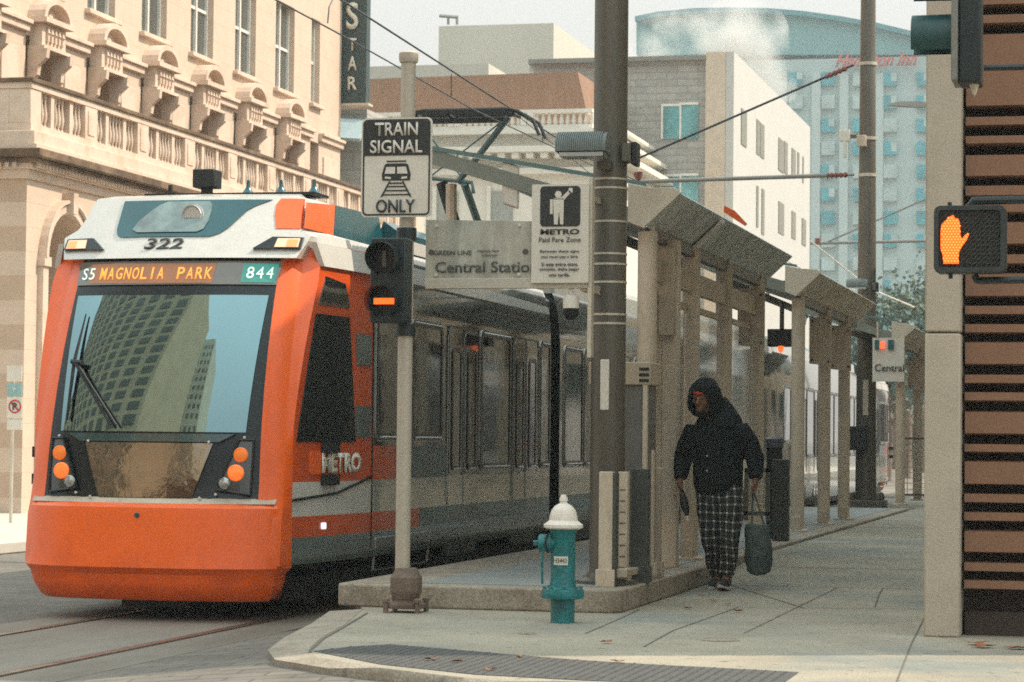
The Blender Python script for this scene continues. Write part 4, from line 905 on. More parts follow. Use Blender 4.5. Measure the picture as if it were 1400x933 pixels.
# egg-crate screen: zigzag wires
q = MB(); xx0, xx1, zz0, zz1 = A.x+.03, B.x-.03, B.z+.03, A.z-.03; st = .026
def clipseg(x, z, dx, dz):
    pass
nd = int((xx1-xx0+zz1-zz0)/st)
for k in range(1, nd):
    c_ = xx0+k*st; pts = []
    xa = c_; za = zz0
    if xa > xx1: za += xa-xx1; xa = xx1
    xb = c_-(zz1-zz0); zb_ = zz1
    if xb < xx0: zb_ -= xx0-xb; xb = xx0
    if za < zb_:
        n_ = max(2, int((zb_-za)/.012)); pp = []
        for i in range(n_+1):
            t_ = i/n_; w_ = .003*(1 if i % 2 else -1); pp.append((xa+(xb-xa)*t_+w_, 13.915, za+(zb_-za)*t_+w_))
        q.tube(pp, .0032, 4)
M = Matrix.Scale(-1, 4, (1,0,0)); cxp = (xx0+xx1)/2; q.v = [(2*cxp-x, y, z) for x, y, z in q.v]
q.build('screen_grille', mat('grille_grey', (.075,.08,.07), .5, .2), pd)
MB().box(xx0,xx1,13.925,13.929,zz0,zz1).build('screen_back', blackm, pd)
hand = [(1286,318),(1287,308),(1292,302),(1294,304),(1295,298),(1300,296),(1303,294),(1306,299),(1310,299),(1312,304),(1313,322),(1315,327),(1320,321),(1325,320),(1322,328),(1316,336),(1312,343),(1310,350),(1311,361),(1290,361),(1289,350),(1286,340)]
Q = [HP(x, y, 13.905) for x, y in hand]
MB().prism(Q, (0,-.004,0)).build('lit_hand', mat('hand_orange', (1,.18,.02), .4, emit=(1,.12,.008), es=.7), pd, smooth=False)
# thin dark grid over the hand so it reads as lamps behind a mesh
q = MB()
hz0, hz1, hxa, hxb = min(p.z for p in Q), max(p.z for p in Q), min(p.x for p in Q), max(p.x for p in Q)
Q2 = [(p.x, p.z) for p in Q]
def inq(x, z):
    c = False; j = len(Q2)-1
    for i in range(len(Q2)):
        a, b = Q2[i], Q2[j]
        if (a[1] > z) != (b[1] > z) and x < (b[0]-a[0])*(z-a[1])/(b[1]-a[1])+a[0]: c = not c
        j = i
    return c
z = hz0; row = 0
while z < hz1:
    x = hxa+(.0085 if row % 2 else 0)
    while x < hxb:
        if inq(x, z): q.lathe([(.0055,0),(.0045,.003),(0,.004)], (0,0,0), 6); n_ = 18; q.v[-n_:] = [(x+a, 13.897-c, z+b) for a, b, c in q.v[-n_:]]
        x += .017
    z += .0145; row += 1
q.build('hand_lamps', mat('hand_yellow', (1,.4,.1), .4, emit=(1,.30,.05), es=.75), pd, smooth=False)
for px_, py_ in ((1300,378),(1299,281)):
    c0 = HP(px_, py_); MB().tube([(c0.x,13.98,c0.z-.015),(c0.x,13.98,c0.z+.015)], .012, 8).build('bolt', blackg, pd)

# ================================================================== FAR DARK POLE with arms, boxes, wires
P2X, P2Y = -4.85, 48.73
p2 = thing('catenary_pole', 'tall slim dark pole on a bolted block at the far end of the pavement', 'pole', (P2X, P2Y, 0), group='overhead line poles')
pole('shaft', dkpole, P2X, P2Y, .1, 12.5, .20, p2, 24, .125)
q = MB().box(P2X-.38,P2X+.38,P2Y-.38,P2Y+.38,0,.20); q.build('base_block', dkpole, p2, bevel=.02)
for sx in (-1,1):
    for sy in (-1,1): MB().lathe([(.07,0),(.07,.08),(.05,.13),(0,.15)], (P2X+sx*.26,P2Y+sy*.26,.20), 10).build('anchor_bolt', dkpole, p2)
def Z2(y): return AY(1186, y, P2Y).z
for yy in (88, 240, 190, 536): MB().tube([(P2X,P2Y,Z2(yy)-.03),(P2X,P2Y,Z2(yy)+.03)], .175, 20).build('strap', steel, p2)
MB().box(P2X-.04,P2X+.06,P2Y-.22,P2Y-.19,Z2(568),Z2(520)).build('pole_number_plate', signw, p2)
fl2 = copy_tree(fl); s_ = 1.25
for o_ in [fl2]: o_.location = (P2X-.1, P2Y-.25, Z2(384)); 
tag(fl2, 'grey floodlight on the far dark pole above the shelter roofs')
def bx(name, m, px0, py0, px1, py1, Y, d, parent, bevel=.01):
    a, b = AY(px0, py0, Y), AY(px1, py1, Y); return MB().box(a.x, b.x, Y, Y+d, b.z, a.z).build(name, m, parent, bevel=bevel)
cb = thing('equipment_box', 'dark equipment box strapped low on the far dark pole', 'box', (P2X-.2,P2Y-.3,1.5)); bx('case', blackm, 1160,583,1186,616,P2Y-.42,.2,cb)
cb = thing('radio_unit', 'cream radio unit with stub antenna high on the far pole', 'antenna', (P2X-.3,P2Y-.3,7)); bx('case', signw, 1147,178,1162,193,P2Y-.3,.15,cb); bx('stub', signw, 1153,193,1157,216,P2Y-.3,.05,cb); bx('clamp', beige, 1171,185,1184,200,P2Y-.3,.1,cb)
bx('bracket', dkpole, 1160,184,1174,189,P2Y-.25,.05,cb)
# overhead arms
insr = mat('insulator_red', (.18,.05,.035), .4, 0, .2, 8)
armm = mat('arm_grey', (.22,.215,.19), .5, .3)
ar = thing('catenary_cantilever', 'long grey horizontal arm with red insulator reaching left from far dark pole', 'overhead arm', (P2X, P2Y, Z2(240)))
E1, E0 = AY(866,249,P2Y-.2), AY(1168,239,P2Y-.2)
MB().tube([E0+(E1-E0)*.12, E1], .042, 10).build('arm_tube', armm, ar); MB().tube([E0, E0+(E1-E0)*.03], .03, 8).build('end_link', armm, ar)
MB().tube([E0+(E1-E0)*(.03+.01*k) for k in range(10)], [.06 if k % 2 else .035 for k in range(10)], 10).build('insulator', insr, ar)
MB().tube([AY(872,236,P2Y-.2), AY(873,247,P2Y-.2)], [.10,.05], 10).build('insulator', insr, ar)
U1, U0 = AY(856,224,P2Y-.2), AY(1167,89,P2Y-.2)
MB().tube([U0, U1], .022, 8).build('stay_rod', blackm, ar); MB().tube([U0+(U1-U0)*(.03+.01*k) for k in range(10)], [.06 if k % 2 else .035 for k in range(10)], 10).build('insulator', insr, ar)
F1, F0 = AY(1108,333,80), AY(1300,329,80)
ar2 = thing('catenary_cantilever', 'distant thin horizontal arm crossing in front of the hotel', 'overhead arm', F0); MB().tube([F1, F0], .05, 8).build('arm_tube', armm, ar2); MB().tube([AY(1131,331,80), AY(1290,262,80)], .03, 6).build('stay_rod', armm, ar2)
MB().tube([AY(1118,326,80), AY(1118,333,80)], .09, 8).build('insulator', insr, ar2)
fp = thing('catenary_pole', 'distant overhead line pole hidden behind the concrete pier', 'pole', (AY(1300,500,80).x,80,0), group='overhead line poles'); pole('shaft', dkpole, AY(1300,500,80).x, 80, -.22, 12, .2, fp)
# street lamp arm end
a, b_ = AY(1213,145,70), AY(1258,147,70)
sl_ = thing('street_lamp', 'grey cobra head street lamp poking out from behind the concrete pier', 'street lamp', (b_.x+2,70,0))
q = MB().loft([[(x, 70-w_, z), (x, 70+w_, z), (x, 70+w_*.8, z+h_), (x, 70-w_*.8, z+h_)] for x, w_, z, h_ in ((a.x,.05,a.z,.03),(a.x+.3,.16,a.z-.02,.12),(b_.x,.14,b_.z-.01,.16),(b_.x+.4,.05,b_.z+.02,.08))]); q.build('lamp_head', armm, sl_)
q = MB().tube([(b_.x+.3,70,b_.z+.06),(b_.x+1.4,70,b_.z+.1),(b_.x+2,70,b_.z-.6)], .05, 8); q.build('arm', armm, sl_); pole('post', armm, b_.x+2, 70, -.05, b_.z-.5, .1, sl_)
# wires
wm = mat('wire_black', (.02,.025,.03), .5)
def wire(name, pts, r_, label, cat='wire', par=None, m=wm, group='overhead wires above the track'):
    o = MB().tube(pts, r_, 5).build(name, m, par); return tag(o, label, cat, group) if label else o
XW = TX+.45; ZC = 5.22
pc = [(AX(x, y, XW)) for x, y in ((365,-6),(470,50),(560,101),(645,148))]
wire('contact_wire', [AX(360,-9,XW), AX(470,50,XW), AX(645,149,XW), (XW,46,ZC-.0), (XW,78,ZC)], .008, 'lower thin black contact wire touching the pantograph')
wire('messenger_wire', [AX(463,-2,XW), AX(697,148,XW), AX(805,217,XW), AX(865,245,XW), AX(1010,330,XW)], .011, 'thicker upper dark messenger wire descending toward the shelters')
wire('contact_wire', [AX(697,150,XW-.4), AX(810,240,XW-.4)], .006, 'short thin wire running from the pantograph down to the thick pole')
wire('hanger_wire', [AX(617,102,XW), AX(617,132,XW)], .006, 'short vertical hanger wire left of the pantograph'); wire('hanger_wire', [AX(742,173,XW), AX(742,196,XW)], .006, 'short vertical hanger wire right of the pantograph')
wire('support_wire', [AX(448,32,-12), AX(450,10,-12), AX(455,0,-12)], .012, 'curved black wire bracket beside the STAR sign')
wire('far_wire', [AX(1108,330,XW), AX(1190,395,XW), AX(1250,420,XW)], .02, 'pale sagging wire above the farthest shelter', m=signw)
# ------------------------------------------------------------------ far signs under shelter three
fs3 = thing('station_name_sign', 'small distant cream Central sign hanging under the farthest shelter', 'sign', (AY(1215,490,46).x,46,2))
bx('sign_panel', signw, 1193,462,1236,522,46.0,.05,fs3,.0)
text('lettering', 'Central', .13, AY(1216,503,45.98), FR, FU, signk, fs3, width=.52, bold=.01)
bx('header', mat('sign_teal', (.02,.10,.11), .4), 1196,465,1202,478,45.96,.03,fs3,0); bx('lit_square', mat('red_glow', (.8,.08,.03), .4, emit=(1,.12,.04), es=.9), 1203,468,1209,477,45.96,.03,fs3,0)
bx('header', MC['sign_teal'], 1214,465,1222,478,45.96,.03,fs3,0); MB().tube([AY(1200,462,46), AY(1200,440,46)], .02, 6).build('hanger', steel, fs3)

# ================================================================== LEFT STONE BUILDING
stone = brick('cream_limestone', (.58,.45,.345), (.574,.445,.34), (.48,.35,.25), .9, .42, .005, .85, .12, 'YZ', .08)
trim = mat('limestone_trim', (.62,.49,.385), .8, 0, .08, 2, .12, 25, grime_or_shade=(.40,.26,.14), gscale=1.6, gfac=.55)
trimd = mat('weathered_cornice', (.11,.065,.035), .9, 0, .35, 2, .3, 20, grime_or_shade=(.36,.25,.15), gscale=1.4, gfac=.5)
wglz = mat('building_glass', (.05,.06,.055), .1, 0, .3, 2, coat=1, spec=1)
wfr = mat('window_white', (.70,.67,.60), .5)
lbd = thing('stone_building', 'cream limestone corner building with balustraded balcony and arched window heads', 'building', (-18.3, 40.4, RZ))
def lb_(mb, nm, m, par=lbd, **k): return mb.build(nm, m, par, world=False, **k)
LEN_ = 24.1
# ground storey with arch openings along the street front (x = 0 plane) and on the near end (y = 0 plane)
def arch_wall(mb, u0, u1, z0, z1, cs, w_, spring, fn, depth):
    """wall strip from u0..u1 with arched holes centred at cs; fn(u, d, z) maps to 3D"""
    edges_ = [u0]
    for c in cs: edges_ += [c-w_/2, c+w_/2]
    edges_.append(u1)
    for i in range(0, len(edges_), 2):
        a, b = edges_[i], edges_[i+1]
        P = [fn(a,0,z0), fn(b,0,z0), fn(b,0,z1), fn(a,0,z1)]; d = Vector(fn(a,depth,z0))-Vector(fn(a,0,z0)); mb.prism(P, d)
    for c in cs:
        arc = [(c+w_/2*math.cos(R(t)), spring+w_/2*math.sin(R(t))) for t in range(0, 181, 12)]
        for (a, za), (b, zb_) in zip(arc, arc[1:]):
            P = [fn(a,0,za), fn(b,0,zb_), fn(b,0,z1), fn(a,0,z1)]; d = Vector(fn(a,depth,za))-Vector(fn(a,0,za)); mb.prism(P, d)
q = MB(); fs_ = lambda u, d, z: (-d, u, z)
arch_wall(q, .0, LEN_, 0, 6.2, [1.6+2.5*k for k in range(9)], 1.7, 4.55, fs_, .7); lb_(q, 'street_wall', stone, smooth=False)
q = MB(); fe_ = lambda u, d, z: (-u, d, z)
arch_wall(q, .702, 14, 0, 6.2, [2.2+2.8*k for k in range(4)], 1.7, 4.3, fe_, .7); lb_(q, 'end_wall', mat('plain_limestone', (.58,.46,.33), .85, 0, .12, 1.2, .15, 20, grime_or_shade=(.40,.27,.16), gscale=.8, gfac=.5), smooth=False)
q = MB()
for c in [1.6+2.5*k for k in range(9)]:
    for rr_, t_, dd in ((.85,.14,.10),(1.02,.06,.16)):
        arc = [(rr_*math.cos(R(t)), rr_*math.sin(R(t))) for t in range(0,181,10)]
        for (a, za), (b, zb_) in zip(arc, arc[1:]): 
            k1 = (rr_+t_)/rr_; q.prism([(.0,c+a,4.55+za),(.0,c+b,4.55+zb_),(.0,c+b*k1,4.55+zb_*k1),(.0,c+a*k1,4.55+za*k1)], (dd,0,0))
    q.box(-.02,.14,c-1.12,c-.83,4.40,4.56); q.box(-.02,.14,c+.83,c+1.12,4.40,4.56); q.box(-.01,.10,c-1.08,c-.86,.4,4.40); q.box(-.01,.10,c+.86,c+1.08,.4,4.40)
    q.box(.0,.22,c-.1,c+.1,5.38,5.75)
lb_(q, 'arch_moulding', trim)
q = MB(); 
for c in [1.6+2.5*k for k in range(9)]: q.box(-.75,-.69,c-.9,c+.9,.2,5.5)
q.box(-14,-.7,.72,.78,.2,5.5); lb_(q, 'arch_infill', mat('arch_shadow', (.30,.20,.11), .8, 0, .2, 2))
# entablature
q = MB(); 
def band(mb, x, z0, z1): mb.box(-14, x, -x if x > 0 else 0, LEN_, z0, z1)
band(q, .06, 5.86, 6.02); band(q, .14, 6.02, 6.12); band(q, .22, 6.42, 6.66)
lb_(q, 'entablature', trim, bevel=.01)
q = MB(); band(q, .40, 6.20, 6.34); band(q, .28, 6.12, 6.20); lb_(q, 'cornice', trimd, bevel=.015)
q = MB(); band(q, .30, 6.34, 6.42); band(q, .10, 6.66, 6.80); y = 0
while y < LEN_: q.box(.14,.23,y,y+.07,6.04,6.12); y += .14
x = .1
while x < 4: q.box(-x-.07,-x,-.23,-.14,6.04,6.12); x += .14
lb_(q, 'balcony_base', trim, smooth=False)

# balustrade
q = MB(); q.box(-14,.14,-.14,LEN_,7.50,7.58); lb_(q, 'top_rail', trimd, bevel=.015)
q = MB(); q.box(-14,.10,-.10,LEN_,7.40,7.50); q2 = q; lb_(q, 'rail_moulding', trim)
prof = [(.035,0),(.035,.04),(.022,.06),(.05,.16),(.055,.24),(.03,.40),(.022,.46),(.035,.52),(.035,.6)]
for k in range(-1, 10):
    py_ = 2.25+2.5*k
    if k == -1:
        q = MB().box(-.32,.08,-.08,.36,6.8,7.4); q.box(-14,-.32,-.08,.16,6.8,7.4)
        lb_(q, 'pedestal', trim, bevel=.01); y0_, y1_ = .36, 2.25
    else:
        q = MB().box(-.22,.09,py_,min(py_+.55,LEN_),6.8,7.4); q.box(.09,.105,py_+.12,min(py_+.43,LEN_),6.88,7.32); lb_(q, 'pedestal', trim, bevel=.01); y0_, y1_ = py_+.55, py_+2.5
    if y0_ > LEN_-.3: break
    y1_ = min(y1_, LEN_); w_ = y1_-y0_; q = MB()
    piers = [y0_+w_*.25, y0_+w_*.68] if w_ > 1.2 else []
    for pp in piers: q.box(-.09,.05,pp,pp+.14,6.8,7.4)
    nb = int(w_/.145)
    for i in range(nb):
        yb_ = y0_+(i+.5)*w_/nb
        if any(pp-.05 < yb_ < pp+.19 for pp in piers): continue
        q.lathe([(r_*.95, z_) for r_, z_ in prof], (-.02, yb_, 6.8), 8)
    lb_(q, 'baluster_panel', trim)
# balcony floor and upper wall (set back)
lb_(MB().box(-2.2,-.02,.1,LEN_,6.3,6.7), 'balcony_floor', trim)
UX = -2.0
cen = [4.96-2.9+2.9*k for k in range(7)]
q = MB(); zl = [6.7, 7.0, 9.02, 10.02, 12.25, 16]
ys_ = [.5]
for c in cen: ys_ += [c-.72, c+.72]
ys_ += [21.55, 22.25, LEN_]
for i in range(len(ys_)-1):
    a, b = ys_[i], ys_[i+1]; hole = (i % 2 == 1)
    if not hole: q.box(UX-.5,UX,a,b,6.7,16)
    else: q.box(UX-.5,UX,a,b,9.05,10.02); q.box(UX-.5,UX,a,b,12.2,16); q.box(UX-.5,UX,a,b,6.7,6.9)
q.box(-14,UX-.5,.5,.9,6.7,16); lb_(q, 'upper_wall', stone, smooth=False)
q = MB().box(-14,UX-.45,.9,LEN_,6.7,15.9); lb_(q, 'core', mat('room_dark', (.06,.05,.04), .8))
for k, c in enumerate(cen+[21.9]):
    nar = k == 7; hw_ = .35 if nar else .72
    for z0_, z1_ in (((10.02,12.2),) if True else ()):
        q = MB().box(UX-.26,UX-.20,c-hw_,c+hw_,z0_,z1_); win_ = lb_(q, 'window', wglz)
        q = MB()
        for a in (c-hw_, c+hw_-.07, c-.05): q.box(UX-.20,UX-.13,a,a+.08,z0_,z1_)
        q.box(UX-.20,UX-.15,c-hw_,c+hw_,(z0_+z1_)/2-.03,(z0_+z1_)/2+.04); q.box(UX-.20,UX-.13,c-hw_,c+hw_,z0_,z0_+.08)
        q.box(UX-.199,UX-.18,c-hw_+.08,c-hw_+.36,z0_+.08,z1_); q.box(UX-.199,UX-.18,c+.03,c+.12,z0_+.08,z1_); q.build('sash', wfr, win_, world=False)
        lb_(MB().box(UX-.36,UX+.12,c-hw_-.12,c+hw_+.12,z0_-.10,z0_), 'sill', trim, bevel=.01)
    q = MB().box(UX-.42,UX-.36,c-hw_,c+hw_,6.9,9.05); win_ = lb_(q, 'door_window', wglz)
    q = MB()
    for a in (c-hw_, c+hw_-.1, c-.03): q.box(UX-.36,UX-.28,a,a+.08,6.9,9.05)
    q.build('sash', mat('door_tan', (.45,.33,.2), .6), win_, world=False)
    if nar: continue
    # arched pediment, frieze block and brackets
    q = MB(); ns = 10; W2 = .66
    arc = [(c+W2*math.cos(PI*i/ns), 9.40+.42*math.sin(PI*i/ns)) for i in range(ns+1)]; arci = [(c+(W2-.12)*math.cos(PI*i/ns), 9.40+.31*math.sin(PI*i/ns)) for i in range(ns+1)]
    for i in range(ns):
        q.prism([(UX,*arc[i]),(UX,*arc[i+1]),(UX,*arci[i+1]),(UX,*arci[i])], (.36,0,0))
    q.prism([(UX,a,z) for a, z in arci], (.12,0,0)); q.box(UX,UX+.40,c-W2,c+W2,9.30,9.40)
    q.loft([[(UX+.12,c+W_*math.cos(R(t)),z_+H_*math.sin(R(t))) for t in range(0,360,45)] for W_,z_,H_ in ((.2,9.5,.1),)]*1+[[(UX+.2,c+.08*math.cos(R(t)),9.5+.05*math.sin(R(t))) for t in range(0,360,45)]])
    lb_(q, 'arched_pediment', trim)
    q = MB().box(UX,UX+.26,c-.55,c+.55,8.86,9.30); q.box(UX,UX+.34,c-.62,c+.62,8.80,8.86)
    for i in range(5): q.box(UX+.26,UX+.31,c-.38+i*.17,c-.30+i*.17,8.96,9.22); q.lathe([(.01,-.05),(.05,0),(.01,.05)], (UX+.30, c-.34+i*.17, 9.12), 6)
    lb_(q, 'carved_frieze', trim)
    for s_ in (-1, 1):
        q = MB().loft([[(UX+d_, c+s_*.55-.07, z), (UX+d_, c+s_*.55+.07, z), (UX, c+s_*.55+.07, z), (UX, c+s_*.55-.07, z)] for d_, z in ((.40,8.80),(.38,8.62),(.22,8.48),(.20,8.30),(.10,8.2))]); lb_(q, 'bracket', trim)
for i in range(0, len(ys_)-1, 2):
    q = MB()
    q.box(UX,UX+.10,ys_[i]-.01,ys_[i+1]+.01,9.10,9.24); q.box(UX,UX+.16,ys_[i]-.01,ys_[i+1]+.01,9.24,9.32); q.box(UX+.001,UX+.04,ys_[i]+.35,ys_[i+1]-.35,7.2,8.75) if ys_[i+1]-ys_[i] > 1.2 else None
    lb_(q, 'string_course', trim, bevel=.01)

# STAR blade sign
st = thing('blade_sign', 'dark green vertical blade sign with cream letters S T A R at the roof corner', 'sign', (-19.2,64.6,9.9))
a, b_ = AY(464,142,64.6), AY(500,142,64.6); zt = AY(480,-60,64.6).z
MB().box(a.x,b_.x,64.6,64.95,a.z,zt).build('sign_box', mat('sign_green', (.015,.04,.042), .5, 0, .2, 3), st, bevel=.01)
MB().box(a.x-.16,a.x-.003,64.62,64.93,a.z,zt).build('side_panel', mat('sign_side_cream', (.5,.45,.36), .6), st)
MB().box(a.x-.02,b_.x+.08,64.55,65.0,a.z-.06,a.z).build('bottom_trim', beige, st)
cream = mat('letter_cream', (.62,.60,.50), .5)
for ch, py_, hpx, wpx in (('S',22,37,17),('T',61,17,11),('A',87,19,13),('R',114,18,13)):
    text('lettering', ch, hpx/51.5, AY(482,py_,64.56), FR, FU, cream, st, width=wpx/51.5, bold=.02, depth=.03)
MB().box(a.x-1.5,a.x-.1,64.7,64.8,a.z+1,a.z+1.1).build('bracket', steel, st)
# parking restriction sign post at far left
a = AY(19,470,36); npk = thing('parking_sign', 'thin post with stacked no parking signs on the far left pavement', 'sign', (a.x,36,-.07))
pole('post', steel, a.x, 36, -.07, AY(19,500,36).z, .025, npk, 10)
for y0_, y1_, m_ in ((500,522,signw),(525,542,mat('sign_cyan', (.25,.42,.42), .5)),(543,572,signw),(574,588,signw)):
    A_, B_ = AY(10,y0_,35.96), AY(30,y1_,35.96); MB().box(A_.x,B_.x,35.95,35.97,B_.z,A_.z).build('sign_plate', m_, npk)
c0 = AY(20,556,35.94)
q = MB(); rr_ = .105
for i in range(20):
    a0, a1 = 2*PI*i/20, 2*PI*(i+1)/20
    q.add([(c0.x+rr_*math.cos(a0),35.945,c0.z+rr_*math.sin(a0)),(c0.x+rr_*math.cos(a1),35.945,c0.z+rr_*math.sin(a1)),(c0.x+rr_*.78*math.cos(a1),35.945,c0.z+rr_*.78*math.sin(a1)),(c0.x+rr_*.78*math.cos(a0),35.945,c0.z+rr_*.78*math.sin(a0))], [(0,1,2,3)])
d_ = rr_*.7; q.add([(c0.x-d_-.01,35.94,c0.z+d_-.01),(c0.x-d_+.01,35.94,c0.z+d_+.01),(c0.x+d_+.01,35.94,c0.z-d_+.01),(c0.x+d_-.01,35.94,c0.z-d_-.01)], [(0,1,2,3)])
q.build('prohibition_ring', mat('sign_red', (.5,.04,.03), .5), npk, smooth=False); text('lettering', 'P', .11, c0, FR, FU, signk, npk, bold=.02)
text('lettering', 'P', .06, AY(20,533,35.93), FR, FU, signw, npk, bold=.02)

# ================================================================== BACKGROUND BUILDINGS
def face_box(px0, px1, ptop, Y, depth, z0=RZ):
    a, b = AY(px0, ptop, Y), AY(px1, ptop, Y); return a.x, b.x, Y, Y+depth, z0, (a.z+b.z)/2
# corner building in grey stone just past the STAR sign
g1 = thing('grey_stone_building', 'narrow grey stone front glimpsed between the STAR sign and the train signal sign', 'building', (-17.5,66,RZ))
x0_, x1_, y0_, y1_, z0_, z1_ = face_box(452,502,150,66,6)
MB().box(x0_-2,x1_,y0_,y1_,z0_,z1_).build('wall', brick('grey_ashlar', (.42,.41,.37), (.37,.37,.33), (.28,.27,.24), 1.2, .5, .02, .8, .3, 'XZ'), g1)
MB().prism([(x0_+.3,y0_-.6,z1_-.9),(x1_,y0_-.6,z1_-.95),(x1_,y0_,z1_-.35),(x0_+.3,y0_,z1_-.3)], (0,0,.08)).build('glass_awning', mat('awning_glass', (.35,.45,.45), .15, coat=.8), g1)
# white classical building with balustrade and brown roof
W1 = thing('classical_building', 'white classical building with roof balustrade and brown metal penthouse, behind the pantograph', 'building', (-24,95,RZ))
wst = mat('white_stone', (.66,.62,.54), .8, 0, .06, 1, .1, 15, grime_or_shade=(.5,.45,.36), gscale=.8, gfac=.3)
x0_, x1_, y0_, y1_, z0_, z1_ = face_box(420,812,180,95,22)
MB().box(x0_,x1_,y0_,y1_,z0_,z1_).build('wall', wst, W1)
zz = lambda py: AY(650,py,95).z
q = MB().box(x0_,x1_+.5,y0_-.5,y1_,zz(186),zz(180)); q.box(x0_,x1_+.8,y0_-.8,y1_,zz(212),zz(204)); q.box(x0_,x1_+.35,y0_-.35,y1_,zz(240),zz(232)); x = x0_
while x < x1_: q.box(x,x+.28,y0_-.7,y0_-.01,zz(220),zz(212)-.005); x += .56
q.build('cornice', wst, W1, smooth=False)
q = MB().box(x0_,x1_,y0_-.3,y0_+.0,zz(158),zz(153)); q.box(x0_,x1_,y0_-.3,y0_,zz(180),zz(174)); x = x0_; i = 0
q.box(x1_-.3,x1_,y0_,y1_,zz(158),zz(153))
while x < x1_:
    if i % 12 in (0, 1): q.box(x,x+.26,y0_-.32,y0_,zz(174),zz(158))
    else: q.lathe([(.05,0),(.10,.12),(.05,.35),(.06,zz(158)-zz(174))], (x+.13,y0_-.15,zz(174)), 6)
    x += .24; i += 1
q.build('roof_balustrade', wst, W1)
for k in range(5):
    x = x0_+1+k*2.15
    if x > x1_-1.2: break
    f_ = MB().box(x,x+.85,y0_-.06,y0_+.1,zz(420),zz(262)).build('window', mat('pale_window', (.30,.31,.28), .3, coat=.5), W1); MB().box(x-.15,x,y0_-.15,y0_,zz(430),zz(255)).build('pilaster', wst, f_)
q = MB(); B0_, B1_ = AY(497,150,99), AY(806,150,99); zt0, zt1, zl_ = AY(497,109,99).z, AY(800,98,99).z, AY(650,152,99).z-.6
q.prism([(B0_.x-6,99,zl_),(B1_.x,99,zl_),(B1_.x-.5,99,zt1),(B0_.x-6,99,zt0-.05)], (0,14,0)); q.build('penthouse', mat('brown_roof', (.24,.125,.07), .7, .1, .12, 3, .15, 30, grime_or_shade=(.33,.2,.12), gscale=1.2, gfac=.4, stretch=(4,1,.4)), W1)
B1 = thing('concrete_block_building', 'plain beige concrete tower block with a roof rail, above the brown penthouse', 'building', (-30,140,RZ))
pb_ = mat('beige_block', (.50,.47,.40), .85, 0, .08, .15, .1, 5)
x0_, x1_, y0_, y1_, z0_, z1_ = face_box(600,757,34,140,26); MB().box(x0_,x1_,y0_,y1_,z0_,z1_).build('wall', pb_, B1)
q = MB(); q.tube([AY(601,22,140), AY(626,24,140)], .1, 5); q.tube([AY(613,22,140), AY(613,34,140)], .08, 5); q.tube([AY(625,22,140), AY(625,34,140)], .08, 5); q.build('roof_rail', armm, B1)
x0_, x1_, y0_, y1_, z0_, z1_ = face_box(440,668,90,125,10); 
B2 = thing('low_rear_building', 'pale low building strip between the brown penthouse and the tower block', 'building', (-32,125,RZ)); MB().box(x0_,x1_,y0_,y1_,z0_,z1_).build('wall', pb_, B2)
x0_, x1_, y0_, y1_, z0_, z1_ = face_box(724,1000,86,122,10)
MB().box(x0_,x1_,y0_,y1_,z0_,z1_).build('rear_wing', pb_, B2); MB().box(x0_,x1_+.2,y0_-.3,y1_,z1_,z1_+.25).build('parapet', armm, B2)
# office: grey brick front, white side
OF = thing('office_building', 'office block with grey brick front and bright white flank of narrow windows', 'building', (-14,105,RZ))
OY = 108.
gb = brick('grey_brick', (.36,.35,.315), (.31,.30,.27), (.26,.25,.225), .9, .3, .03, .85, .3, 'XZ', .15)
a, c_ = AY(730,84,OY), AY(957,78,OY); c2 = AY(1005,72,OY)
XO = c2.x; YE = AX(1107,300,XO).y
zt = c2.z
MB().box(a.x,c_.x+.3,OY,YE-.5,RZ,zt-.3).build('brick_wall', gb, OF, smooth=False)
MB().box(c_.x+.302,XO-.36,OY-.3,OY+.2,RZ,zt).build('corner_pier', mat('corner_tan', (.52,.43,.33), .8), OF)
YE = OY*(XO/XO)
# flank plane X = XO from OY to where pixel 1107 meets it
YE = AX(1107,300,XO).y
wfl = mat('white_flank', (.46,.45,.42), .7, 0, .04, 1, .05, 10)
MB().box(XO-.35,XO,OY-.28,YE,RZ,zt).build('flank_wall', wfl, OF)
MB().box(a.x,c_.x+.3,OY-.35,OY-.02,zt-.32,zt-.14).build('parapet', armm, OF)
for (px0, px1, pt, pb2) in ((1013,1020,148,197),(1034,1038,163,210),(1039,1044,168,214),(1064,1071,188,232),(1072,1076,193,236),(1082,1087,202,240),(1090,1092,208,240),(1097,1098,214,250),(1034,1036,254,310),(1041,1044,258,320),(1064,1071,275,318),(1082,1087,288,325),(1096,1101,298,334)):
    A_, B_ = AX(px0, pt, XO), AX(px1, pb2, XO); A2 = AX(px0, pb2, XO)
    MB().box(XO-.1,XO+.04,A_.y,B_.y,A2.z,A_.z).build('window', mat('olive_window', (.16,.15,.11), .4, 0, .2, 3), OF)
for (px0, px1, pt, pb2) in ((907,929,146,190),(932,955,144,190),(905,929,242,262),(932,955,241,300)):
    A_, B_ = AY(px0, pt, OY), AY(px1, pb2, OY)
    f_ = MB().box(A_.x,B_.x,OY-.06,OY+.1,B_.z,A_.z).build('window', mat('teal_window', (.10,.30,.32), .15, 0, .6, .8, coat=.8), OF); MB().box(A_.x-.08,A_.x,OY-.1,OY,B_.z,A_.z+.1).build('frame', wfr, f_); MB().box(A_.x,B_.x,OY-.1,OY,A_.z,A_.z+.1).build('frame', wfr, f_)
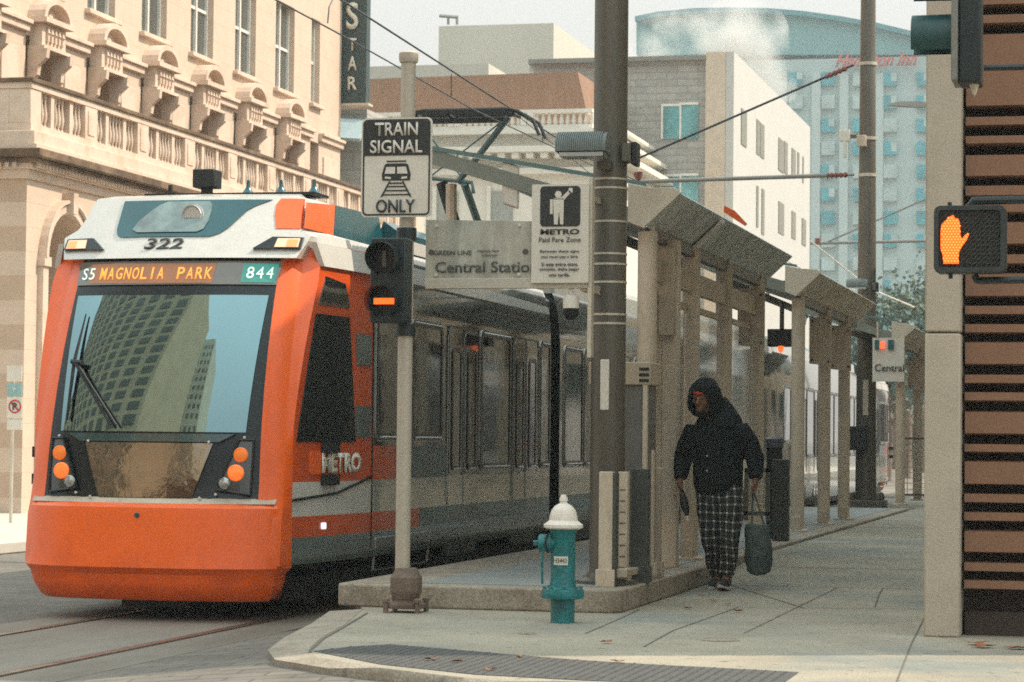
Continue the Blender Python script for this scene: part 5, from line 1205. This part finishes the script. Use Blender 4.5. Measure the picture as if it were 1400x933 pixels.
# hotel far away
HT = thing('hotel', 'large pale blue hotel with curved parapet and red script lettering, far background', 'building', (-20,300,RZ)); HY = 300.
hb_ = mat('hotel_pale', (.38,.47,.455), .8, 0, .05, .1); hd_ = mat('hotel_teal', (.15,.32,.33), .7, 0, .08, .1)
top = [(870,31),(900,25),(950,20),(1000,19),(1050,20),(1100,24),(1150,31),(1200,40),(1250,52),(1320,70)]
P = [AY(x, y, HY) for x, y in top]
q = MB().prism([AY(870,75,HY)]+P+[AY(1320,75,HY)], (0,20,0)); q.build('curved_parapet', hd_, HT, smooth=False)
q = MB(); 
for a, b in zip(P, P[1:]): q.prism([a, b, b+Vector((0,0,.6)), a+Vector((0,0,.6))], (0,-1,0))
q.build('parapet_coping', mat('coping_teal', (.06,.22,.25), .5), HT)
A_, B_ = AY(870,76,HY), AY(1320,76,HY); MB().box(A_.x,B_.x,HY-.05,HY+20,RZ,B_.z).build('wall', hb_, HT)
A_, B_ = AY(1048,90,HY-.8), AY(1105,90,HY-.8); 
for px0, px1 in ((870,1076),(1110,1122),(1148,1160),(1196,1208)):
    A_, B_ = AY(px0,100,HY-.6), AY(px1,100,HY-.6); MB().box(A_.x,B_.x,HY-.6,HY,RZ,A_.z).build('wall_bay', mat('hotel_bay', (.42,.50,.48), .8, 0, .05, .1), HT)
hw2 = mat('hotel_window_pale', (.36,.45,.43), .4, 0, .3, .3); hw1 = mat('hotel_window', (.01,.25,.30), .25, 0, .5, .25, coat=.5)
for cxp in (1088,1132,1175,1217,1262):
    for i in range(10):
        py_ = 108+i*31.6
        if cxp == 1088 and i > 1 and False: continue
        A_, B_ = AY(cxp-9,py_-9,HY-.7), AY(cxp+9,py_+9,HY-.7); wv = random.random(); MB().box(A_.x,B_.x,HY-.7,HY,B_.z,A_.z).build('window', hw1 if wv > .12+.07*i else hw2, HT); MB().box((A_.x+B_.x)/2+.1,B_.x,HY-.74,HY-.7,B_.z+.2+random.random()*.8,A_.z-.05).build('window_blind', hw2, HT) if random.random() < .5 else None
red = mat('script_red', (.50,.06,.04), .5)
text('lettering', 'Hampton Inn', 2.0, AY(1198,85,HY-1), FR, FU, red, HT, width=108/11.35, shear=.45, bold=.02, depth=.3)
# steam plume in front of the hotel, rising from the office roof
def volmat(name, dens, col, sc, lo, hi):
    m = bpy.data.materials.new(name); m.use_nodes = True; t = m.node_tree; N = t.nodes; N.clear(); o = N.new('ShaderNodeOutputMaterial'); v = N.new('ShaderNodeVolumePrincipled'); t.links.new(v.outputs[0], o.inputs['Volume'])
    v.inputs['Color'].default_value = (*col, 1); v.inputs['Density'].default_value = dens; v.inputs['Anisotropy'].default_value = .2
    if sc:
        tc = N.new('ShaderNodeTexCoord'); n1 = N.new('ShaderNodeTexNoise'); n1.inputs['Scale'].default_value = sc; n1.inputs['Detail'].default_value = 5; t.links.new(tc.outputs['Object'], n1.inputs[0])
        mr = N.new('ShaderNodeMapRange'); mr.inputs[1].default_value = lo; mr.inputs[2].default_value = hi; mr.inputs[3].default_value = 0; mr.inputs[4].default_value = dens; t.links.new(n1.outputs[0], mr.inputs[0]); t.links.new(mr.outputs[0], v.inputs['Density'])
    return m
q = MB()
def blob(mb, c, r, n=10):
    c = Vector(c); mb.loft([[c+Vector((r*math.sin(PI*(j+.02)/(n+.04))*math.cos(2*PI*k/12), r*math.sin(PI*(j+.02)/(n+.04))*math.sin(2*PI*k/12), r*math.cos(PI*(j+.02)/(n+.04))*1)) for k in range(12)] for j in range(n+1)])
for px_, py_, rr_ in ((900,62,2.0),(930,60,2.2),(965,55,2.2),(1000,48,2.4),(1035,45,2.0),(1045,62,1.6),(1015,70,1.7),(885,50,1.5),(960,75,2.0),(1060,108,1.3),(1050,88,1.4),(1025,100,1.6),(1070,122,1.0)): blob(q, AY(px_, py_, 150), rr_)
sm = q.build('smoke', volmat('steam_volume', .65, (.95,.93,.89), .30, .46, .66), None)
r_ = sm.modifiers.new('r', 'REMESH'); r_.mode = 'VOXEL'; r_.voxel_size = .45; baked(sm)
tag(sm, 'pale steam plume drifting in front of the hotel top', 'steam', kind='stuff')

# ================================================================== TREES
leafm = mat('foliage_green', (.075,.10,.055), .6, 0, .4, 2); leafm2 = mat('foliage_bluegreen', (.06,.12,.105), .6, 0, .4, 2); bark = mat('bark', (.16,.12,.09), .9, 0, .3, 8, .4, 30)
def tree(x, y, z, h, cr, label, m, nl=2600, seed=1):
    rnd = random.Random(seed); r = thing('street_tree', label, 'tree', (x, y, z), group='trees across the far street')
    q = MB(); q.tube([(x,y,z),(x+.1,y,z+h*.25),(x-.05,y,z+h*.5),(x+.1,y,z+h*.75)], [h*.028,h*.022,h*.016,h*.006], 10); tips = []
    for k in range(9):
        a = k*2.4+rnd.random(); b0 = Vector((x+.03,y,z+h*(.3+.04*k))); L_ = cr*(.55+.5*rnd.random()); e = b0+Vector((math.cos(a)*L_, math.sin(a)*L_, h*(.12+.15*rnd.random()))); q.tube([b0, (b0+e)/2+Vector((0,0,.2)), e], [h*.012,h*.008,h*.003], 6); tips.append(e)
    tips += [Vector((x+rnd.uniform(-.4,.4)*cr, y+rnd.uniform(-.4,.4)*cr, z+h*rnd.uniform(.6,.95))) for _ in range(8)]
    q.build('trunk', bark, r); q = MB()
    for _ in range(nl):
        t = rnd.choice(tips); d = Vector((rnd.gauss(0,1), rnd.gauss(0,1), rnd.gauss(0,.8)))*cr*.23; c = t+d; s_ = rnd.uniform(.07,.16)
        u = Vector((rnd.gauss(0,1), rnd.gauss(0,1), rnd.gauss(0,1))).normalized(); v = u.cross(Vector((rnd.gauss(0,1), rnd.gauss(0,1), rnd.gauss(0,1)))).normalized()
        q.add([c-u*s_, c+v*s_*.6, c+u*s_, c-v*s_*.6], [(0,1,2,3)])
    q.build('crown', m, r, smooth=False)
for px_, Y_, h_, cr_, lab, m_, sd_ in ((1212,90,6.2,1.9,'full green street tree visible just right of the far dark pole',leafm2,1),(1238,98,7.2,2.3,'street tree right of the first one, beside the farthest shelter posts',leafm,2),(1262,118,9.4,2.6,'taller tree with its top showing above the farthest shelter roof',leafm2,3),(1224,130,6.5,2.6,'dark tree standing behind the other street trees',leafm,4),(1170,104,5.8,2.0,'street tree mostly hidden by the far dark pole and shelter posts',leafm2,5)):
    p = AY(px_, 600, Y_); tree(p.x, Y_, -.05, h_, cr_, lab, m_, 3200, sd_)
# low pale wall / shopfronts at the far end of the street
FB = thing('distant_low_building', 'low tan building closing the street beyond the trees', 'building', (-8,150,RZ))
x0_, x1_, y0_, y1_, z0_, z1_ = face_box(1010,1330,470,150,10); MB().box(x0_,x1_,y0_,y1_,z0_,z1_).build('wall', mat('tan_far', (.40,.34,.25), .8, 0, .15, .3), FB)
for k in range(10): MB().box(x0_+.5+k*1.35,x0_+1.2+k*1.35,y0_-.05,y0_+.1,.4,2.4).build('window', mat('dark_window', (.012,.016,.017), .08), FB)

# ================================================================== BUILDINGS ACROSS THE CROSSING (behind the viewpoint, mirrored in the windshield)
def tower(name, label, x0, x1, y0, y1, h, base, cols, rows, wm_, sdf=.55):
    r = thing(name, label, 'building', ((x0+x1)/2, y1, RZ)); MB().box(x0,x1,y0,y1,RZ,h).build('wall', base, r)
    q = MB(); cw = (x1-x0)/cols; rh = (h-4)/rows
    for i in range(cols):
        for j in range(rows): q.box(x0+cw*(i+.5-sdf/2), x0+cw*(i+.5+sdf/2), y1-.1, y1+.12, 3+rh*j, 3+rh*(j+sdf))
    q.build('window_grid', wm_, r)
tower('tan_tower', 'tan gridded tower across the crossing, mirrored in the tram windshield', -72,-29,-50,-24, 72, mat('tower_tan', (.50,.37,.24), .8, 0, .12, .2), 11, 22, mat('tower_glass', (.13,.11,.085), .3), .6)
tower('cream_tower', 'cream ribbed tower across the crossing, mirrored beside the tan tower', -42,-26,-85,-60, 76, mat('tower_cream', (.62,.54,.42), .8, 0, .08, .2), 9, 18, mat('tower_glass2', (.2,.18,.14), .2), .45)
tower('brick_block', 'low brown brick block across the crossing, mirrored low in the tram front', -26,6,-50,-34, 11, mat('tower_brick', (.22,.12,.075), .85, 0, .2, 1), 18, 3, MC['tower_glass'], .5)

# ================================================================== PERSON
PCX, PCY = -3.45, 22.0
def PP(px, py, dy=0.): return Vector((PCX+(px-990)/158., PCY+dy, (802-py)/158.))
def elli(mb, c, rx, ry, rz_, n=12, m=16, rot=None):
    c = Vector(c); rg = []
    for j in range(n+1):
        t = PI*(j+.05)/(n+.1); ring_ = []
        for k in range(m):
            v = Vector((rx*math.sin(t)*math.cos(2*PI*k/m), ry*math.sin(t)*math.sin(2*PI*k/m), rz_*math.cos(t)))
            if rot: v = rot @ v
            ring_.append(c+v)
        rg.append(ring_)
    mb.loft(rg)
def remesh(o, vox, smooth=6, disp=0., dscale=.1):
    r = o.modifiers.new('r', 'REMESH'); r.mode = 'VOXEL'; r.voxel_size = vox
    if smooth: s_ = o.modifiers.new('s', 'SMOOTH'); s_.iterations = smooth; s_.factor = .5
    baked(o)
    if disp:
        me = o.data
        for v in me.vertices:
            p = v.co; f = noise.noise(Vector((p.x/dscale, p.y/dscale, p.z/dscale*.55)))+.5*noise.noise(Vector((p.x/dscale*2.3+5, p.y/dscale*2.3, p.z/dscale*1.6)))
            v.co = p+v.normal*f*disp
        me.update()
    o.data.polygons.foreach_set('use_smooth', [True]*len(o.data.polygons)); return o
pr = thing('person', 'man in dark hooded jacket and plaid trousers walking forward with head bowed', 'person', (PCX, PCY, 0))
skin = mat('skin_brown', (.20,.10,.06), .5, 0, .15, 12, .1, 60)
cloth = mat('jacket_black', (.006,.011,.013), .8, 0, .3, 8, .5, 35, spec=.2)
# joints
hipL, hipR = PP(975,668,.0), PP(1006,668,.0)
kneeL, kneeR = PP(979,733,-.02), PP(1008,730,-.12)
anL, anR = PP(984,786,.16), PP(1003,786,-.10)
shL, shR = PP(948,590,0), PP(1026,588,0)
elL, elR = PP(938,625,.05), PP(1038,622,.04)
wrL, wrR = PP(936,652,-.02), PP(1040,650,-.02)
neck = PP(981,570,-.06); head = PP(970,541,-.16)
q = MB()
q.tube([PP(990,672), PP(989,640), PP(987,600), PP(985,578,-.02)], [.12,.11,.14,.10], 14); q.tube([PP(985,585,-.02), neck, head], [.07,.06,.06], 10)
for a, b in ((shL, shR),): q.tube([a, (a+b)/2, b], [.07,.10,.07], 10)
for a, b, c in ((shL,elL,wrL),(shR,elR,wrR)): q.tube([a, b, c], [.06,.048,.032], 10)
for a, b, c in ((hipL,kneeL,anL),(hipR,kneeR,anR)): q.tube([a, (a+b)/2, b, (b+c)/2+Vector((0,.02,0)), c], [.095,.085,.06,.055,.04], 12)
for an, fw_ in ((anL, Vector((-.02,-.17,-.05))), (anR, Vector((-.03,-.20,.0)))): q.tube([an, an+fw_*.5+Vector((0,0,-.05)), an+fw_+Vector((0,0,-.05))], [.04,.045,.03], 8)
# head with face, bowed
RH = Matrix.Rotation(R(18), 3, 'X') @ Matrix.Rotation(R(-14), 3, 'Z')
def HH(x, y, z): return head+RH @ Vector((x, y, z))
elli(q, HH(0,0,.01), .078, .098, .115); elli(q, HH(0,-.035,-.055), .052, .062, .055); elli(q, HH(0,-.085,-.085), .028, .022, .022)
q.tube([HH(0,-.095,.03), HH(0,-.118,-.015), HH(0,-.105,-.03)], [.010,.019,.016], 8); elli(q, HH(0,-.092,-.055), .028, .014, .010); elli(q, HH(0,-.09,-.067), .024, .014, .009)
for s_ in (-1, 1): elli(q, HH(s_*.078,.0,0), .012, .022, .033); elli(q, HH(s_*.030,-.088,.035), .024, .012, .009); elli(q, HH(s_*.045,-.062,-.01), .025,.026,.024)
# hands: palm, four unequal curled fingers, thumb
def hand_(mb, w_, s_, gx):
    pc_ = w_+Vector((0,-.01,-.055)); elli(mb, pc_, .020, .038, .048)
    mb.tube([w_, pc_], [.028,.026], 8)
    for k, (dy, ln) in enumerate(((-.030,.066),(-.010,.074),(.010,.070),(.029,.056))):
        b = pc_+Vector((0,dy,-.035)); p1_ = b+Vector((-s_*.004,0,-ln*.45)); p2_ = p1_+Vector((-s_*.022,0,-ln*.18)); p3_ = p2_+Vector((-s_*.018,0,ln*.18)); mb.tube([b, p1_, p2_, p3_], [.0105,.010,.009,.008], 8)
    t0 = pc_+Vector((-s_*.008,-.034,.008)); mb.tube([t0, t0+Vector((-s_*.012,-.022,-.025)), t0+Vector((-s_*.022,-.012,-.052))], [.013,.011,.009], 8)
hand_(q, wrL, -1, 0); hand_(q, wrR, 1, 0)
bd = q.build('body', skin, pr); remesh(bd, .0085, 2)
# jacket: torso, sleeves, hood
q = MB()
def oval(c, a, b, n=20, sk=0.): return [Vector(c)+Vector((a*math.cos(2*PI*k/n), b*math.sin(2*PI*k/n), 0)) for k in range(n)]
q.loft([oval(PP(989,673), .202,.145), oval(PP(988,658), .218,.16), oval(PP(988,630), .218,.16), oval(PP(987,605,-.01), .225,.15), oval(PP(986,590,-.01), .232,.14), oval(PP(986,578,-.01), .20,.14), oval(PP(986,566,.0), .15,.12), oval(PP(984,552,.02), .10,.09)])
for a, b, c, k_ in ((PP(954,588),elL,wrL,-1),(PP(1018,586),elR,wrR,1)):
    q.tube([a+Vector((-k_*.05,0,-.02)), a+Vector((k_*.0,0,.0)), a*.5+b*.5+Vector((k_*.012,0,0)), b, b*.5+c*.5, c+Vector((0,0,.0))], [.077,.099,.095,.083,.074,.060], 14)
jk = q.build('jacket', cloth, pr); remesh(jk, .011, 8, .011, .11)
q = MB()   # hood shell, open to the face
ns, nt_ = 14, 18
for lay in (0, 1): pass
def hood_pt(u, v, rr):   # u: around face opening 0..1 front->back, v: angle
    th_ = R(41)+(PI-R(41))*u*.98
    x = math.sin(th_)*math.cos(v)*rr*.139; z = math.sin(th_)*math.sin(v)*rr*.163; y = -math.cos(th_)*rr*.168
    if z < 0: z *= 1.25; x *= 1+.5*min(1, -z*6)
    return head+Vector((0.012,.03,.018))+Matrix.Rotation(R(29), 3, 'X') @ Matrix.Rotation(R(-12), 3, 'Z') @ Vector((x, y, z))
vo = [[hood_pt(i/ns, 2*PI*k/nt_, 1.) for k in range(nt_)] for i in range(ns+1)]; vi = [[hood_pt(i/ns, 2*PI*k/nt_, .86) for k in range(nt_)] for i in range(ns+1)]
q.loft(list(reversed(vo))+vi); q.tube([PP(980,545,.05), PP(986,560,.04), PP(990,572,.03), PP(991,584,.02)], [.12,.145,.18,.20], 16)
hdo = q.build('hood', cloth, pr); remesh(hdo, .010, 3, .008, .06)
q = MB(); elli(q, HH(0,.012,.055), .086,.104,.088); bn = q.build('beanie', mat('beanie_orange', (.60,.07,.015), .85, 0, .15, 20, .5, 120), pr)
br_ = MB().tube([HH(math.sin(R(a))*.087, .010-math.cos(R(a))*.105, .072) for a in range(-110, 111, 10)], .017, 8)
br_.build('beanie_brim', MC['beanie_orange'], bn)
# cut the beanie below the brow
bm = bmesh.new(); bm.from_mesh(bn.data); nrm = RH @ Vector((0,-.12,1)); bmesh.ops.bisect_plane(bm, geom=bm.verts[:]+bm.edges[:]+bm.faces[:], plane_co=HH(0,-.08,.068), plane_no=nrm, clear_inner=True); bm.to_mesh(bn.data); bm.free()
so_ = bn.modifiers.new('t', 'SOLIDIFY'); so_.thickness = .008
q = MB(); elli(q, HH(0,-.072,-.09), .038,.030,.022); remesh(q.build('beard', mat('beard_dark', (.02,.015,.012), .95, 0, .3, 60, .5, 200), pr), .007, 1, .004, .01)
for s_ in (-1, 1): q = MB(); elli(q, HH(s_*.030,-.093,.018), .014,.008,.006); q.build('eye', mat('eye_dark', (.03,.025,.02), .3), pr)
# plaid trousers
pm = bpy.data.materials.new('plaid'); pm.use_nodes = True; N = pm.node_tree.nodes; Lk = pm.node_tree.links; b = N['Principled BSDF']; b.inputs['Roughness'].default_value = .9
tc = N.new('ShaderNodeTexCoord'); se = N.new('ShaderNodeSeparateXYZ'); Lk.new(tc.outputs['Object'], se.inputs[0])
def math_(op, a, b_=None):
    m_ = N.new('ShaderNodeMath'); m_.operation = op
    for i_, v_ in enumerate((a, b_)):
        if v_ is None: continue
        if isinstance(v_, (int, float)): m_.inputs[i_].default_value = v_
        else: Lk.new(v_, m_.inputs[i_])
    return m_.outputs[0]
nz = N.new('ShaderNodeTexNoise'); nz.inputs['Scale'].default_value = 6; Lk.new(tc.outputs['Object'], nz.inputs[0]); wob = math_('MULTIPLY', math_('SUBTRACT', nz.outputs[0], .5), .05)
h_ = math_('LESS_THAN', math_('FRACT', math_('DIVIDE', math_('ADD', math_('ADD', se.outputs['X'], wob), 10.0), .062)), .22)
v_ = math_('LESS_THAN', math_('FRACT', math_('DIVIDE', math_('ADD', math_('ADD', se.outputs['Z'], wob), 10.0), .072)), .20)
sm_ = math_('ADD', math_('MULTIPLY', h_, .5), math_('MULTIPLY', v_, .5))
rm = N.new('ShaderNodeValToRGB'); rm.color_ramp.elements[0].color = (.010,.012,.012,1); rm.color_ramp.elements[1].color = (.55,.53,.48,1); e_ = rm.color_ramp.elements.new(.5); e_.color = (.10,.10,.095,1); Lk.new(sm_, rm.inputs[0]); Lk.new(rm.outputs[0], b.inputs['Base Color'])
q = MB(); q.loft([oval(PP(990,650), .175,.13), oval(PP(990,665), .18,.135), oval(PP(990,684), .175,.13)])
for a, k_, an in ((hipL,kneeL,anL),(hipR,kneeR,anR)):
    q.tube([a+Vector((0,0,.03)), (a+k_)/2, k_, (k_+an)/2+Vector((0,.015,0)), an+Vector((0,0,.03))], [.115,.11,.088,.078,.068], 16)
tr = q.build('trousers', pm, pr); remesh(tr, .012, 4, .012, .07)
shoe = mat('shoe_dark', (.02,.022,.022), .6, 0, .4, 20); sole = mat('shoe_sole', (.5,.48,.43), .6)
for an, d_, up_ in ((anL, Vector((-.15,-1,0)).normalized(), -.02), (anR, Vector((-.12,-1,0)).normalized(), .035)):
    base_ = Vector((an.x, an.y, 0)); z0_ = .0
    q = MB(); elli(q, base_+d_*.09+Vector((0,0,.045+up_*.5 if up_>0 else .045)), .048,.125,.045); elli(q, base_+Vector((0,.0,.075)), .045,.06,.055); q.tube([base_+Vector((0,0,.06)), an+Vector((0,0,.02))], [.045,.05], 12)
    s_ = q.build('shoe', shoe, pr); remesh(s_, .008, 3)
    q = MB(); fo = [(math.cos(2*PI*k/18), math.sin(2*PI*k/18)) for k in range(18)]
    q.loft([[base_+Vector((-d_.y*0+.05*c*1.0, 0, 0))+d_*(.075+.15*s)+Vector((0,0,z+(up_*max(0,s) if up_>0 else 0))) for c, s in fo] for z in (.002,.026)]); q.build('sole', sole, s_)
for zz_ in (620, 640): q = MB(); elli(q, PP(977,zz_,-.175), .007,.005,.007,6,8); q.build('snap_button', chrome, pr)
# carried tote bag
tb_ = thing('tote_bag', 'dark green slouching tote bag hanging from the walking man\'s hand', 'bag', PP(1045,782,-.03))
bagm = mat('bag_green', (.05,.075,.068), .8, 0, .25, 8, .4, 30)
q = MB(); q.loft([oval(PP(1045,781,-.02), .06,.05,18), oval(PP(1045,776,-.02), .10,.075,18), oval(PP(1045,760,-.02), .118,.085,18), oval(PP(1044,735,-.02), .118,.08,18), oval(PP(1043,713,-.02), .112,.055,18)])
bg_ = q.build('bag_body', bagm, tb_); remesh(bg_, .01, 3, .012, .06)
q = MB(); hp = wrR+Vector((-.02,-.01,-.10))
for dx_, dy_ in ((-.045,-.07),(.07,.02)):
    q.tube([PP(1043,716,-.02)+Vector((dx_,dy_*.5,-.02)), (PP(1043,716,-.02)+Vector((dx_,dy_*.5,0)))*.3+hp*.7, hp+Vector((0,dy_*.15,.01))], .009, 6)
q.tube([hp+Vector((0,-.035,.008)), hp+Vector((0,.035,.008))], .010, 6); q.build('handle', bagm, tb_)
um = thing('folded_umbrella', 'short black folded umbrella held in the man\'s other hand', 'umbrella', PP(943,700,-.05))
h0 = wrL+Vector((.012,-.015,-.085)); h1 = PP(947,702,-.06)
MB().tube([h0+Vector((-.01,.03,.05)), h0, h0*.6+h1*.4, h0*.3+h1*.7, h1], [.012,.018,.034,.036,.016], 12).build('canopy', blackm, um)
MB().tube([h1, h1+Vector((.006,0,-.045))], .014, 10).build('handle', signw, um)
# fallen leaves
lm = mat('leaf_rust', (.28,.10,.04), .7, 0, .4, 20)
LP = [(995,826),(975,822),(1345,884),(1335,880),(590,902),(625,905),(670,916),(830,878),(845,905),(1392,886),(940,832),(712,898),(960,815),(1010,836)]
for k, (x, y) in enumerate(LP):
    p = G(x, y, .01); s_ = random.uniform(.03,.05) if k not in (2,3,9) else .09; a = random.random()*6
    pts = [(math.cos(a+t)*s_*(1 if i % 2 == 0 else .45), math.sin(a+t)*s_*(1 if i % 2 == 0 else .45), random.uniform(.004,.02)) for i, t in enumerate([j*2*PI/10 for j in range(10)])]
    q = MB(); q.v = [(0,0,.008)]+pts+[(0,0,.010)]+[(px_, py_, pz_+.002) for px_, py_, pz_ in pts]
    for i in range(10): q.face((0, 1+(i+1) % 10, 1+i)); q.face((11, 12+i, 12+(i+1) % 10)); q.face((1+i, 1+(i+1) % 10, 12+(i+1) % 10, 12+i))
    o = q.build('fallen_leaf', lm, None, smooth=False); o.location = (p.x, p.y, .004); tag(o, 'curled rust brown dead leaf lying on the pavement', 'leaf', 'dead leaves scattered on the pavement')
# ================================================================== HAZE
hz = MB().box(-130,90,-120,330,-1.5,70).build('haze', volmat('haze_air', .0006, (.80,.90,.92), 0, 0, 0), None, smooth=False); tag(hz, 'faint pale haze in the air', 'haze', kind='stuff')
